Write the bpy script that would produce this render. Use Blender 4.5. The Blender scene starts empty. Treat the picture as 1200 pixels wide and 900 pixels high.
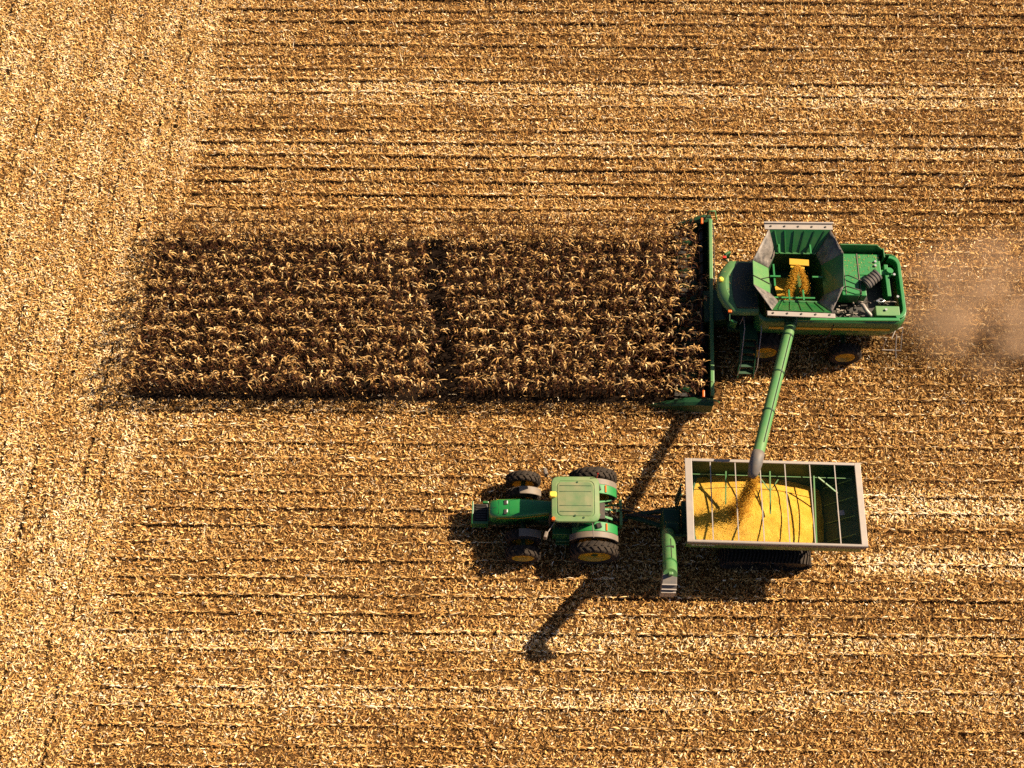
import bpy, bmesh, math, random
import numpy as np
from mathutils import Matrix, Vector
R = math.radians
rng = np.random.default_rng(7)
random.seed(7)
S = bpy.context.scene
C = S.collection

# ------------------------------------------------------------------ camera, sky, sun, exposure
cam = bpy.data.cameras.new('camera')
cam.sensor_width = 36; cam.lens = 42.0; cam.clip_end = 9000; cam.clip_start = 0.5
co = bpy.data.objects.new('camera', cam); C.objects.link(co)
co.matrix_world = Matrix.Translation((0, 0, 49.5)) @ Matrix.Rotation(R(24), 4, 'X') @ Matrix.Rotation(R(0.5), 4, 'Z')
S.camera = co
SUN = Vector((1.05, 0.38, 1.0))                     # towards the sun
el = math.atan2(SUN.z, math.hypot(SUN.x, SUN.y)); az = math.atan2(SUN.x, SUN.y)
W = bpy.data.worlds.new('World'); S.world = W; W.use_nodes = True
nt = W.node_tree
sky = nt.nodes.new('ShaderNodeTexSky'); sky.sky_type = 'NISHITA'; sky.sun_disc = False
sky.sun_elevation = el; sky.sun_rotation = az; sky.dust_density = 1.0; sky.air_density = 0.4
nt.links.new(sky.outputs[0], nt.nodes['Background'].inputs[0])
nt.nodes['Background'].inputs[1].default_value = 0.05
sl = bpy.data.lights.new('sun', 'SUN'); sl.energy = 5.0; sl.angle = R(0.5); sl.color = (1.0, 0.81, 0.57)
so = bpy.data.objects.new('sun', sl); C.objects.link(so); so.location = SUN * 60
so.rotation_euler = SUN.to_track_quat('Z', 'Y').to_euler()
S.view_settings.view_transform = 'Standard'; S.view_settings.look = 'None'
S.view_settings.exposure = 1.08; S.view_settings.gamma = 1.0; S.view_settings.use_curve_mapping = False
S.render.engine = 'CYCLES'; S.cycles.max_bounces = 5; S.cycles.diffuse_bounces = 2; S.cycles.use_denoising = False

# ------------------------------------------------------------------ materials
def mat(name, col, rough=0.5, metal=0.0, dust=0.0, dustcol=(0.33, 0.21, 0.10), scale=3.0, spec=0.5, coat=0.0, bump=0.0, var=0.12):
    m = bpy.data.materials.new(name); m.use_nodes = True
    t = m.node_tree; b = t.nodes['Principled BSDF']
    tc = t.nodes.new('ShaderNodeTexCoord')
    n = t.nodes.new('ShaderNodeTexNoise'); n.inputs['Scale'].default_value = scale; n.inputs['Detail'].default_value = 6
    n.inputs['Roughness'].default_value = 0.65
    t.links.new(tc.outputs['Object'], n.inputs['Vector'])
    r = t.nodes.new('ShaderNodeValToRGB'); r.color_ramp.elements[0].position = 0.35; r.color_ramp.elements[1].position = 0.75
    c0 = [max(0, c * (1 - var)) for c in col] + [1]; c1 = [min(1, c * (1 + var)) for c in col] + [1]
    if dust: c1 = [c * (1 - dust) + d * dust for c, d in zip(col, dustcol)] + [1]
    r.color_ramp.elements[0].color = c0; r.color_ramp.elements[1].color = c1
    t.links.new(n.outputs[0], r.inputs[0]); t.links.new(r.outputs[0], b.inputs['Base Color'])
    b.inputs['Roughness'].default_value = rough; b.inputs['Metallic'].default_value = metal
    b.inputs['Specular IOR Level'].default_value = spec
    if coat: b.inputs['Coat Weight'].default_value = coat; b.inputs['Coat Roughness'].default_value = 0.15
    if bump:
        n2 = t.nodes.new('ShaderNodeTexNoise'); n2.inputs['Scale'].default_value = scale * 6; n2.inputs['Detail'].default_value = 4
        t.links.new(tc.outputs['Object'], n2.inputs['Vector'])
        bp = t.nodes.new('ShaderNodeBump'); bp.inputs['Strength'].default_value = bump; bp.inputs['Distance'].default_value = 0.02
        t.links.new(n2.outputs[0], bp.inputs['Height']); t.links.new(bp.outputs[0], b.inputs['Normal'])
    return m
M = dict(
    roof_shade=mat('painted_roof_shadow_dust', (0.008, 0.030, 0.022), 0.5, dust=0.45, dustcol=(0.10, 0.055, 0.03), scale=1.3),  # near-black colour of the painted tank shadow, with brown dust
    olive=mat('olive_dusty_paint', (0.100, 0.185, 0.070), 0.6, dust=0.6, dustcol=(0.34, 0.24, 0.14), scale=1.1),
    roofm=mat('dusty_roof_paint', (0.115, 0.245, 0.085), 0.5, dust=0.55, dustcol=(0.36, 0.27, 0.16), scale=.9),
    matt=mat('matt_green_paint', (0.007, 0.20, 0.042), 0.55, dust=0.06, scale=1.8),
    green=mat('green_paint', (0.007, 0.135, 0.028), 0.42, dust=0.14, scale=1.8, coat=0.3),
    bright=mat('clean_green_paint', (0.006, 0.200, 0.042), 0.4, dust=0.08, scale=1.8, coat=0.4),
    pale=mat('glare_dusty_green_paint', (0.085, 0.250, 0.080), 0.45, dust=0.22, scale=1.5),  # lightened base paints in sun glare and sky reflection, plus dust
    dgreen=mat('dark_green_paint', (0.004, 0.058, 0.020), 0.5, dust=0.05, scale=2.5),
    yellow=mat('yellow_paint', (0.62, 0.36, 0.010), 0.4, dust=0.25, scale=4),
    black=mat('black_plastic', (0.012, 0.012, 0.012), 0.5, dust=0.10, scale=4),
    tyre=mat('tyre_rubber', (0.028, 0.023, 0.020), 0.85, dust=0.30, dustcol=(0.13, 0.085, 0.05), scale=5, spec=0.2),
    glass=mat('dark_cab_glass', (0.010, 0.014, 0.014), 0.06, scale=2),
    grey=mat('grey_dusty_plastic', (0.16, 0.135, 0.115), 0.6, dust=0.3, scale=4),
    steel=mat('galvanised_steel', (0.34, 0.30, 0.275), 0.5, metal=0.15, dust=0.3, dustcol=(0.42, 0.32, 0.22), scale=4),
    tarp=mat('grey_rubber_sheet', (0.055, 0.05, 0.05), 0.6, dust=0.85, dustcol=(0.40, 0.34, 0.29), scale=1.7, bump=0.9),
    rubber=mat('grey_rubber_boot', (0.13, 0.125, 0.125), 0.6, dust=0.3, scale=4),
    engine=mat('engine_metal', (0.10, 0.095, 0.09), 0.45, metal=0.6, dust=0.3, scale=8),
    orange=mat('orange_lens', (0.72, 0.14, 0.02), 0.3, scale=8),
    red=mat('red_lens', (0.55, 0.03, 0.015), 0.3, scale=8),
    gold=mat('yellow_dome', (0.85, 0.60, 0.08), 0.35, scale=8),
    white=mat('white_marking', (0.75, 0.75, 0.72), 0.5, scale=8),
    chrome=mat('bright_steel', (0.6, 0.6, 0.6), 0.3, metal=0.8, scale=8),
)

# ------------------------------------------------------------------ mesh builder
class MB:
    def __init__(s): s.v = []; s.f = []; s.sm = []
    def add(s, vs, fs, smooth=False):
        o = len(s.v); s.v += [tuple(p) for p in vs]
        for f in fs: s.f.append([i + o for i in f]); s.sm.append(smooth)
        return s
    def box(s, x0, x1, y0, y1, z0, z1, rot=0, taper=0):
        cx, cy = (x0 + x1) / 2, (y0 + y1) / 2; c, n = math.cos(rot), math.sin(rot); vs = []
        for z, k in ((z0, 1), (z1, 1 - taper)):
            for x, y in ((x0, y0), (x1, y0), (x1, y1), (x0, y1)):
                dx, dy = (x - cx) * k, (y - cy) * k
                vs.append((cx + dx * c - dy * n, cy + dx * n + dy * c, z))
        return s.add(vs, [(3, 2, 1, 0), (4, 5, 6, 7), (0, 1, 5, 4), (1, 2, 6, 5), (2, 3, 7, 6), (3, 0, 4, 7)])
    def bar(s, a, b, w, h=None, up=(0, 0, 1)):
        a, b = Vector(a), Vector(b); h = h or w; d = (b - a).normalized(); up = Vector(up)
        if abs(d.dot(up)) > 0.98: up = Vector((1, 0, 0))
        l = d.cross(up).normalized() * (w / 2); u = l.cross(d).normalized() * (h / 2)
        vs = [p + i * l + j * u for p in (a, b) for i, j in ((-1, -1), (1, -1), (1, 1), (-1, 1))]
        return s.add(vs, [(3, 2, 1, 0), (4, 5, 6, 7), (0, 1, 5, 4), (1, 2, 6, 5), (2, 3, 7, 6), (3, 0, 4, 7)])
    def loft(s, rings, caps=True, smooth=False, closed=True):
        n = len(rings[0]); vs = [p for r in rings for p in r]; fs = []
        for i in range(len(rings) - 1):
            for j in range(n if closed else n - 1):
                k = (j + 1) % n; fs.append((i * n + j, i * n + k, (i + 1) * n + k, (i + 1) * n + j))
        s.add(vs, fs, smooth)
        if caps:
            s.add(rings[0], [list(range(n))[::-1]]); s.add(rings[-1], [list(range(n))])
        return s
    def tube(s, pts, r, n=12, caps=True):
        pts = [Vector(p) for p in pts]; rr = r if isinstance(r, (list, tuple)) else [r] * len(pts); rings = []
        u = None
        for i, p in enumerate(pts):
            d = (pts[min(i + 1, len(pts) - 1)] - pts[max(i - 1, 0)]).normalized()
            if u is None:
                u = d.orthogonal().normalized()
            u = (u - d * u.dot(d)).normalized(); w = d.cross(u)
            rings.append([p + (u * math.cos(2 * math.pi * k / n) + w * math.sin(2 * math.pi * k / n)) * rr[i] for k in range(n)])
        return s.loft(rings, caps, True)
    def prism(s, poly, z0, z1, inset=0.0):
        c = np.mean(np.array(poly), axis=0)
        top = [(c[0] + (x - c[0]) * (1 - inset), c[1] + (y - c[1]) * (1 - inset), z1) for x, y in poly]
        return s.loft([[(x, y, z0) for x, y in poly], top])
    def lathe(s, prof, n=32, closed=False):              # profile of (radius, y) about the Y axis
        rings = [[(r * math.cos(2 * math.pi * k / n), y, r * math.sin(2 * math.pi * k / n)) for k in range(n)] for r, y in prof]
        if closed: rings.append(rings[0])
        return s.loft(rings, not closed, True)
    def build(s, name, m, parent=None, bevel=0.0, solid=0.0, seg=2):
        me = bpy.data.meshes.new(name); o = None
        org = Vector((0, 0, 0))
        if parent is not None:
            p = parent
            while p is not None: org = org + p.location; p = p.parent
        me.from_pydata([Vector(p) - org for p in s.v], [], s.f)
        me.polygons.foreach_set('use_smooth', s.sm)
        bm = bmesh.new(); bm.from_mesh(me); bmesh.ops.recalc_face_normals(bm, faces=bm.faces); bm.to_mesh(me); bm.free()
        me.materials.append(m)
        o = bpy.data.objects.new(name, me); C.objects.link(o); o.parent = parent
        if solid:
            d = o.modifiers.new('thickness', 'SOLIDIFY'); d.thickness = solid; d.offset = 0
        if bevel:
            d = o.modifiers.new('bevel', 'BEVEL'); d.width = bevel; d.segments = seg; d.limit_method = 'ANGLE'; d.angle_limit = R(40)
            d.harden_normals = False
        return o

def rrect(x0, x1, y0, y1, r, n=5):
    pts = []
    for cx, cy, a in ((x1 - r, y0 + r, -90), (x1 - r, y1 - r, 0), (x0 + r, y1 - r, 90), (x0 + r, y0 + r, 180)):
        for k in range(n + 1):
            t = R(a + 90 * k / n); pts.append((cx + r * math.cos(t), cy + r * math.sin(t)))
    return pts
def tag(o, label=None, cat=None, group=None, kind=None):
    if label: o['label'] = label
    if cat: o['category'] = cat
    if group: o['group'] = group
    if kind: o['kind'] = kind
    return o
def empty(name, loc, parent=None):
    o = bpy.data.objects.new(name, None); C.objects.link(o); o.location = loc; o.parent = parent; o.empty_display_size = 0.3
    return o
def np_mesh(name, V, F, m, smooth=False, attrs=None):
    me = bpy.data.meshes.new(name); V = np.asarray(V, np.float32); F = np.asarray(F, np.int32)
    k = F.shape[1]
    me.vertices.add(len(V)); me.vertices.foreach_set('co', V.ravel())
    me.loops.add(F.size); me.loops.foreach_set('vertex_index', F.ravel())
    me.polygons.add(len(F)); me.polygons.foreach_set('loop_start', np.arange(0, F.size, k, dtype=np.int32))
    try: me.polygons.foreach_set('loop_total', np.full(len(F), k, np.int32))
    except Exception: pass
    if smooth: me.polygons.foreach_set('use_smooth', np.ones(len(F), bool))
    for an, av in (attrs or {}).items():
        a = me.attributes.new(an, 'FLOAT', 'POINT'); a.data.foreach_set('value', np.asarray(av, np.float32))
    me.update(calc_edges=True); me.materials.append(m)
    return me
def link(name, me):
    o = bpy.data.objects.new(name, me); C.objects.link(o); return o

# smooth value noise in numpy
_T = np.random.default_rng(3).random((257, 257))
def vn(x, y, s):
    x = np.asarray(x) / s; y = np.asarray(y) / s
    xi = np.floor(x).astype(int); yi = np.floor(y).astype(int); fx = x - xi; fy = y - yi
    fx = fx * fx * (3 - 2 * fx); fy = fy * fy * (3 - 2 * fy); a = xi % 256; b = yi % 256
    return (_T[a, b] * (1 - fx) + _T[a + 1, b] * fx) * (1 - fy) + (_T[a, b + 1] * (1 - fx) + _T[a + 1, b + 1] * fx) * fy

# ------------------------------------------------------------------ the field
ROW, Y0 = 0.762, 21.40
def margin_x(y): return -17.6 + (y - 6.2) * 0.049         # where the crop rows meet the headland
def row_strength(k):                                      # how clearly each cut row still shows
    if 0 <= k < 12: return 0.25
    return {12: .5, 13: .9, 14: 1, 15: 1, 16: 1, 17: 1, 18: .9, 19: .8, 20: .3, 21: .25, 22: .55, 23: .85, 24: .4, 25: .4, 26: .95, 27: .35, 28: .95, 29: .9, 30: .9,
            -1: .4, -2: .25, -3: .7, -4: .3, -5: .6, -6: .6, -7: .7, -8: .95, -9: .25, -10: .65, -11: .5, -12: .95, -13: .75, -14: .9, -15: .4, -16: .3, -17: .65, -18: .65, -19: .5}.get(k, .5)
RS = {k: row_strength(k) for k in range(-40, 60)}
RSA = np.array([RS[k] for k in range(-40, 60)])
TRACKS = [(16.35, 0.75), (13.85, 0.55)]                     # tracks left by the cart (east of it)
def seg(x, k): return np.clip((vn(x, x * 0 + k * 7.3, 1.8) - 0.36) * 3.2, 0, 1)        # where a row line shows or is buried
def head_dash(x, y):
    h = (x - margin_x(y)) / ROW; c = np.round(h); d = (h - c) * ROW
    on = np.clip((vn(x * 0 + c * 5.7, y, 1.3) - 0.40) * 5, 0, 1) * (0.35 + 0.65 * ((c.astype(int) * 7) % 3 != 0)) * np.clip((margin_x(y) - x - 0.3) / 0.3, 0, 1)
    return on, d
def ground_z(x, y):
    k = (y - Y0) / ROW; d = (k - np.round(k)) * ROW
    infield = np.clip((x - margin_x(y)) / 0.8, 0, 1)
    s = RSA[np.clip(np.round(k).astype(int), -40, 59) + 40]
    z = infield * s * (0.045 * np.exp(-(d / 0.09) ** 2) - 0.07 * np.exp(-((d + 0.12) / 0.06) ** 2))
    z += 0.05 * (vn(x, y, 0.9) - 0.5) + 0.05 * (vn(x + 40, y + 9, 0.33) - 0.5)
    on, hd_ = head_dash(x, y); z += on * (0.05 * np.exp(-((hd_ - 0.05) / 0.08) ** 2) - 0.06 * np.exp(-((hd_ + 0.08) / 0.07) ** 2))
    for ty, tw in TRACKS:
        z -= 0.05 * np.exp(-((y - ty) / tw) ** 4) * (x > 8)
    return z

# ground: one sheet, fine near, coarse out to the horizon
m = bpy.data.materials.new('harvested_soil'); m.use_nodes = True
t = m.node_tree; b = t.nodes['Principled BSDF']; b.inputs['Roughness'].default_value = 0.95; b.inputs['Specular IOR Level'].default_value = 0.1
tc = t.nodes.new('ShaderNodeTexCoord')
n1 = t.nodes.new('ShaderNodeTexNoise'); n1.inputs['Scale'].default_value = 14; n1.inputs['Detail'].default_value = 8; n1.inputs['Roughness'].default_value = 0.75
n2 = t.nodes.new('ShaderNodeTexNoise'); n2.inputs['Scale'].default_value = 0.35; n2.inputs['Detail'].default_value = 3
for n in (n1, n2): t.links.new(tc.outputs['Object'], n.inputs['Vector'])
r1 = t.nodes.new('ShaderNodeValToRGB')
r1.color_ramp.elements[0].position = 0.42; r1.color_ramp.elements[0].color = (0.030, 0.014, 0.006, 1)
r1.color_ramp.elements[1].position = 0.66; r1.color_ramp.elements[1].color = (0.27, 0.140, 0.045, 1)
t.links.new(n1.outputs[0], r1.inputs[0])
mx = t.nodes.new('ShaderNodeMix'); mx.data_type = 'RGBA'; mx.blend_type = 'MULTIPLY'; mx.inputs[0].default_value = 0.5
t.links.new(r1.outputs[0], mx.inputs[6])
r2 = t.nodes.new('ShaderNodeValToRGB'); r2.color_ramp.elements[0].color = (0.6, 0.6, 0.6, 1); r2.color_ramp.elements[1].color = (1.3, 1.2, 1.1, 1)
t.links.new(n2.outputs[0], r2.inputs[0]); t.links.new(r2.outputs[0], mx.inputs[7])
ba = t.nodes.new('ShaderNodeAttribute'); ba.attribute_name = 'bare_shade'
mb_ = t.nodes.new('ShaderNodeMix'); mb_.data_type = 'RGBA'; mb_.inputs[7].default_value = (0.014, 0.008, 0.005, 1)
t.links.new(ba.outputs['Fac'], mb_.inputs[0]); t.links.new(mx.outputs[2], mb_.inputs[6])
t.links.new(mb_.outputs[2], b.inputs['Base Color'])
bp = t.nodes.new('ShaderNodeBump'); bp.inputs['Strength'].default_value = 0.8; bp.inputs['Distance'].default_value = 0.05
t.links.new(n1.outputs[0], bp.inputs['Height']); t.links.new(bp.outputs[0], b.inputs['Normal'])
far = np.array([80, 140, 300, 700, 2000, 5000.])
gx = np.concatenate([-far[::-1], np.arange(-34, 34.01, 0.10), far])
gy = np.concatenate([20 - far[::-1], np.arange(0, 52.01, 0.075), 30 + far])
XX, YY = np.meshgrid(gx, gy)
inside = ((np.abs(XX) <= 34.1) & (YY > -0.1) & (YY < 52.1))
ZZ = np.where(inside, ground_z(XX, YY), 0.0)
nx, ny = len(gx), len(gy)
ii = (np.arange(ny - 1)[:, None] * nx + np.arange(nx - 1)[None, :]).ravel()
kk_ = (YY - Y0) / ROW; dd_ = (kk_ - np.round(kk_)) * ROW
bare_shade = inside * (0.35 + 0.65 * seg(XX, np.round(kk_))) * np.clip((XX - margin_x(YY)) / 0.8, 0, 1) * RSA[np.clip(np.round(kk_).astype(int), -40, 59) + 40] * np.exp(-((dd_ + 0.10) / np.where(YY > 25, 0.075, 0.05)) ** 4)
on_, hdd = head_dash(XX, YY); bare_shade = np.maximum(bare_shade, inside * on_ * 0.9 * np.exp(-((hdd + 0.08) / 0.09) ** 4))
bare_shade = np.maximum(bare_shade, 1.0 * ((XX > -17.1) & (XX < 9.2) & (YY > 21.0) & (YY < 29.6)))     # exposed soil coloured near-black to paint in shade between the standing rows
g = link('ground', np_mesh('ground', np.stack([XX, YY, ZZ], -1).reshape(-1, 3), np.stack([ii, ii + 1, ii + nx + 1, ii + nx], 1), m, True, {'bare_shade': bare_shade.ravel()}))
tag(g, 'brown harvested maize field soil under straw', 'ground', kind='structure')

# ---- residue: husks, leaf strips and chopped stalks, a per-piece random value drives its colour
def residue_mat(name, stops, trans=0.0):
    m = bpy.data.materials.new(name); m.use_nodes = True
    t = m.node_tree; b = t.nodes['Principled BSDF']; b.inputs['Roughness'].default_value = 0.75; b.inputs['Specular IOR Level'].default_value = 0.25
    a = t.nodes.new('ShaderNodeAttribute'); a.attribute_name = 'tone'
    r = t.nodes.new('ShaderNodeValToRGB'); cr = r.color_ramp
    cr.elements[0].position = stops[0][0]; cr.elements[0].color = (*stops[0][1], 1)
    cr.elements[1].position = stops[-1][0]; cr.elements[1].color = (*stops[-1][1], 1)
    for p, c in stops[1:-1]: e = cr.elements.new(p); e.color = (*c, 1)
    t.links.new(a.outputs['Fac'], r.inputs[0]); t.links.new(r.outputs[0], b.inputs['Base Color'])
    if trans:
        tr = t.nodes.new('ShaderNodeBsdfTranslucent'); ms = t.nodes.new('ShaderNodeMixShader'); ms.inputs[0].default_value = trans
        t.links.new(r.outputs[0], tr.inputs[0]); t.links.new(b.outputs[0], ms.inputs[1]); t.links.new(tr.outputs[0], ms.inputs[2])
        t.links.new(ms.outputs[0], t.nodes['Material Output'].inputs[0])
    return m
STRAW = [(0.0, (0.08, 0.032, 0.009)), (0.22, (0.32, 0.150, 0.038)), (0.55, (0.62, 0.350, 0.105)), (0.84, (0.82, 0.56, 0.24)), (1.0, (0.93, 0.82, 0.63))]
m_straw = residue_mat('dry_maize_residue', STRAW)

def strips(P, ang, L, Wd, tilt, bend, roll, curl, segs=3):
    """curved ribbon pieces: centre P (n,3), heading, length, width, pitch, arch, roll, sideways curl"""
    n = len(P); u = np.linspace(-0.5, 0.5, segs + 1)[None, :]
    s = u * L[:, None]
    h = ang[:, None] + curl[:, None] * u
    dx = np.cumsum(np.cos(h), 1); dx = (dx - dx.mean(1, keepdims=True)) * (L[:, None] / (segs + 1))
    dy = np.cumsum(np.sin(h), 1); dy = (dy - dy.mean(1, keepdims=True)) * (L[:, None] / (segs + 1))
    z = s * np.tan(tilt)[:, None] + bend[:, None] * (0.25 - u * u) * L[:, None]
    cx = P[:, 0, None] + dx; cy = P[:, 1, None] + dy; cz = P[:, 2, None] + z
    px = -np.sin(h); py = np.cos(h)
    wprof = (1 - (2 * np.abs(u)) ** 2 * 0.75) * 0.5
    w = Wd[:, None] * wprof; rz = np.sin(roll)[:, None] * w; rw = np.cos(roll)[:, None] * w
    A = np.stack([cx - px * rw, cy - py * rw, cz - rz], -1); B = np.stack([cx + px * rw, cy + py * rw, cz + rz], -1)
    V = np.stack([A, B], 2).reshape(n, -1, 3)
    k = 2 * (segs + 1); base = np.arange(n)[:, None] * k
    F = np.concatenate([np.stack([base + 2 * i, base + 2 * i + 2, base + 2 * i + 3, base + 2 * i + 1], -1).reshape(-1, 4) for i in range(segs)])
    return V.reshape(-1, 3), F, k

def in_view(x, y, pad=2.5): return (np.abs(x) < 20.4 + (y - 5.5) * 0.174 + pad)
def machine_shadow_ok(x, y): return np.ones_like(x, bool)
DENS = 320
YA, YB, XA = 3.0, 47.0, 30.0
N = int(DENS * (YB - YA) * 2 * XA)
x = rng.uniform(-XA, XA, N); y = rng.uniform(YA, YB, N)
keep = in_view(x, y); x, y = x[keep], y[keep]
k = (y - Y0) / ROW; d = (k - np.round(k)) * ROW; st = RSA[np.clip(np.round(k).astype(int), -40, 59) + 40]
infield = np.clip((x - margin_x(y)) / 0.8, 0, 1)
seg_on = seg(x, np.round(k))
furrow = np.exp(-((d + 0.10) / np.where(y > 25, 0.085, 0.055)) ** 4) * np.clip(st * np.where(y > 25, 1.35, 1.05), 0, 1) * infield * (np.where(y > 25, 0.45, 0.20) + 0.55 * seg_on)
dens = (0.84 + 0.5 * (vn(x, y, 0.55) - 0.5) + 0.35 * (vn(x + 7, y, 2.6) - 0.5))
head = 1 - infield
hl = (x - margin_x(y)) / ROW; hd = np.abs(hl - np.round(hl)) * ROW
lane = np.clip(np.sin(hl * 1.9 + 0.6) * 0.5 + np.sin(hl * 4.7 + 2.0) * 0.5, -1, 1) * head
on_h, hdh = head_dash(x, y); hrow = on_h * np.exp(-((hdh + 0.08) / 0.09) ** 4)
band = np.zeros_like(x)
for ty, tw in TRACKS: band = np.maximum(band, np.exp(-((y - ty) / tw) ** 4) * (x > 14.5))
band = np.maximum(band, 0.5 * np.exp(-((y - 8.05) / 0.55) ** 4)); band = np.maximum(band, 0.5 * np.exp(-((y - 10.4) / 0.45) ** 4))
band = np.maximum(band, 0.55 * np.exp(-((y - 38.2) / 0.8) ** 4)); band = np.maximum(band, 0.35 * np.exp(-((y - 34.9) / 0.6) ** 4))
dens = dens * (1 - 0.14 * (lane < -0.2)) * (1 - 0.95 * furrow) * (1 - 0.85 * hrow) + 0.18 * head + 0.25 * band
band *= np.clip(infield, 0.25, 1)
# tread marks of the passing tracks: slanted dark gaps
tread = (np.sin((x * 1.0 + np.abs((y % 1.1) - 0.55) * 1.2) * 2 * math.pi / 0.42) > 0.55) * band
dens *= 1 - 0.65 * tread
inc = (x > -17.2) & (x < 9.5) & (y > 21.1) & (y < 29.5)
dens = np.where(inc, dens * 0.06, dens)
keep = rng.random(len(x)) < dens; x, y, d, head, band, lane = x[keep], y[keep], d[keep], head[keep], band[keep], lane[keep]
n = len(x)
kind = rng.random(n)
L = np.where(kind < 0.5, rng.uniform(0.055, 0.14, n), np.where(kind < 0.85, rng.uniform(0.12, 0.27, n), rng.uniform(0.22, 0.50, n)))
Wd = np.where(kind < 0.5, rng.uniform(0.022, 0.054, n), np.where(kind < 0.85, rng.uniform(0.028, 0.075, n), rng.uniform(0.014, 0.032, n)))
ang = rng.uniform(0, 2 * math.pi, n)
flat = 1 - 0.55 * np.clip(head * 0.6 + band, 0, 1)
tilt = np.clip(rng.normal(0, 0.55, n), -0.95, 0.95) * flat; bend = rng.normal(0.10, 0.35, n) * flat; roll = rng.normal(0, 0.6, n) * flat; curl = rng.normal(0, 1.1, n)
tone = np.clip(rng.beta(2.2, 2.0, n) + 0.20 * (vn(x, y, 0.8) - 0.5) + 0.14 * (vn(x, y, 4) - 0.5) + 0.08 * head + 0.11 * lane + 0.32 * band - 0.10 * np.exp(-(d / 0.2) ** 2) * (1 - head), 0.02, 0.93)
hi = rng.random(n) < 0.045 + 0.05 * band; tone[hi] = rng.uniform(0.90, 1.0, hi.sum())
onrow = (np.abs(d) < 0.05) & (head < 0.3) & (kind > 0.45) & (rng.random(n) < 0.8)      # long bits lying along the cut rows
ang = np.where(onrow, rng.normal(0, 0.16, n), ang); L = np.where(onrow, L * 1.5, L); tilt = np.where(onrow, tilt * 0.3, tilt); tone = np.where(onrow, np.clip(tone + 0.15, 0, .95), tone)
z = ground_z(x, y) + 0.012 + 0.07 * onrow + np.abs(tilt) * L * 0.28 + rng.random(n) ** 2 * 0.11
q = kind < 0.5; P_ = np.stack([x, y, z], 1)
V, F, kv = strips(P_[~q], ang[~q], L[~q], Wd[~q], tilt[~q], bend[~q], roll[~q], curl[~q])
V2, F2, kv2 = strips(P_[q], ang[q], L[q], Wd[q], tilt[q], bend[q], roll[q], curl[q], 2)
F = np.concatenate([F, F2 + len(V)]); V = np.concatenate([V, V2]); tonev = np.concatenate([np.repeat(tone[~q], kv), np.repeat(tone[q], kv2)])
o = link('straw', np_mesh('straw', V, F, m_straw, False, {'tone': tonev}))
tag(o, 'golden chopped maize husks, leaves and stalk bits covering the field', 'straw', kind='stuff')

# ---- stubble: cut stalks standing in their rows
sx, sy, sk = [], [], []
for kk in range(-22, 36):
    yy = Y0 + kk * ROW
    xs = np.arange(-32, 32, 0.165); xs = xs + rng.normal(0, 0.03, len(xs))
    ok = in_view(xs, yy + 0 * xs) & (xs > margin_x(yy) + rng.normal(0, 0.3, len(xs)))
    if 0 <= kk < 12: ok &= (xs > 8.8)
    on = np.clip(seg(xs, kk), 0.2, 1)
    ok &= rng.random(len(xs)) < (0.25 + 0.75 * RS[kk]) * on
    sx.append(xs[ok]); sy.append(yy + rng.normal(0, 0.022, ok.sum())); sk.append(np.full(ok.sum(), RS[kk]))
for c in range(1, 17):                                    # headland rows run the other way, mostly flattened
    ys = np.arange(3, 47, 0.17); xs = margin_x(ys) - c * ROW - 0.1 + rng.normal(0, 0.03, len(ys))
    ok = in_view(xs, ys) & (rng.random(len(ys)) < 0.55 * np.clip((vn(xs * 3, ys, 1.5) - 0.40) * 3, 0, 1))
    sx.append(xs[ok]); sy.append(ys[ok]); sk.append(np.full(ok.sum(), 0.25))
sx, sy, sk = map(np.concatenate, (sx, sy, sk)); n = len(sx)
hgt = rng.uniform(0.14, 0.24, n) + 0.22 * sk * rng.random(n); rad = rng.uniform(0.011, 0.016, n)
lx = rng.normal(-0.05, 0.14, n); ly = rng.normal(0, 0.10, n); zb = ground_z(sx, sy) - 0.02
ca = np.arange(5) * 2 * math.pi / 5
lo = np.stack([sx[:, None] + rad[:, None] * np.cos(ca), sy[:, None] + rad[:, None] * np.sin(ca), np.repeat(zb[:, None], 5, 1)], -1)
up = lo * 1; up[..., 0] += lx[:, None] * hgt[:, None] * 2; up[..., 1] += ly[:, None] * hgt[:, None] * 2; up[..., 2] += hgt[:, None]
V = np.concatenate([lo, up], 1).reshape(-1, 3); base = np.arange(n)[:, None] * 10; j = np.arange(5)[None, :]; j2 = (j + 1) % 5
F = np.concatenate([np.stack([base + j, base + j2, base + 5 + j2, base + 5 + j], -1).reshape(-1, 4),
                    np.concatenate([base + 5, base + 6, base + 7, base + 8], 1), np.concatenate([base + 5, base + 8, base + 9, base + 9], 1)[:0]])
o = link('stubble', np_mesh('stubble', V, F, m_straw, False, {'tone': np.repeat(rng.uniform(0.45, 0.9, n), 10)}))
tag(o, 'short cut maize stalks standing in long straight rows', 'stubble', kind='stuff')

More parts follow.
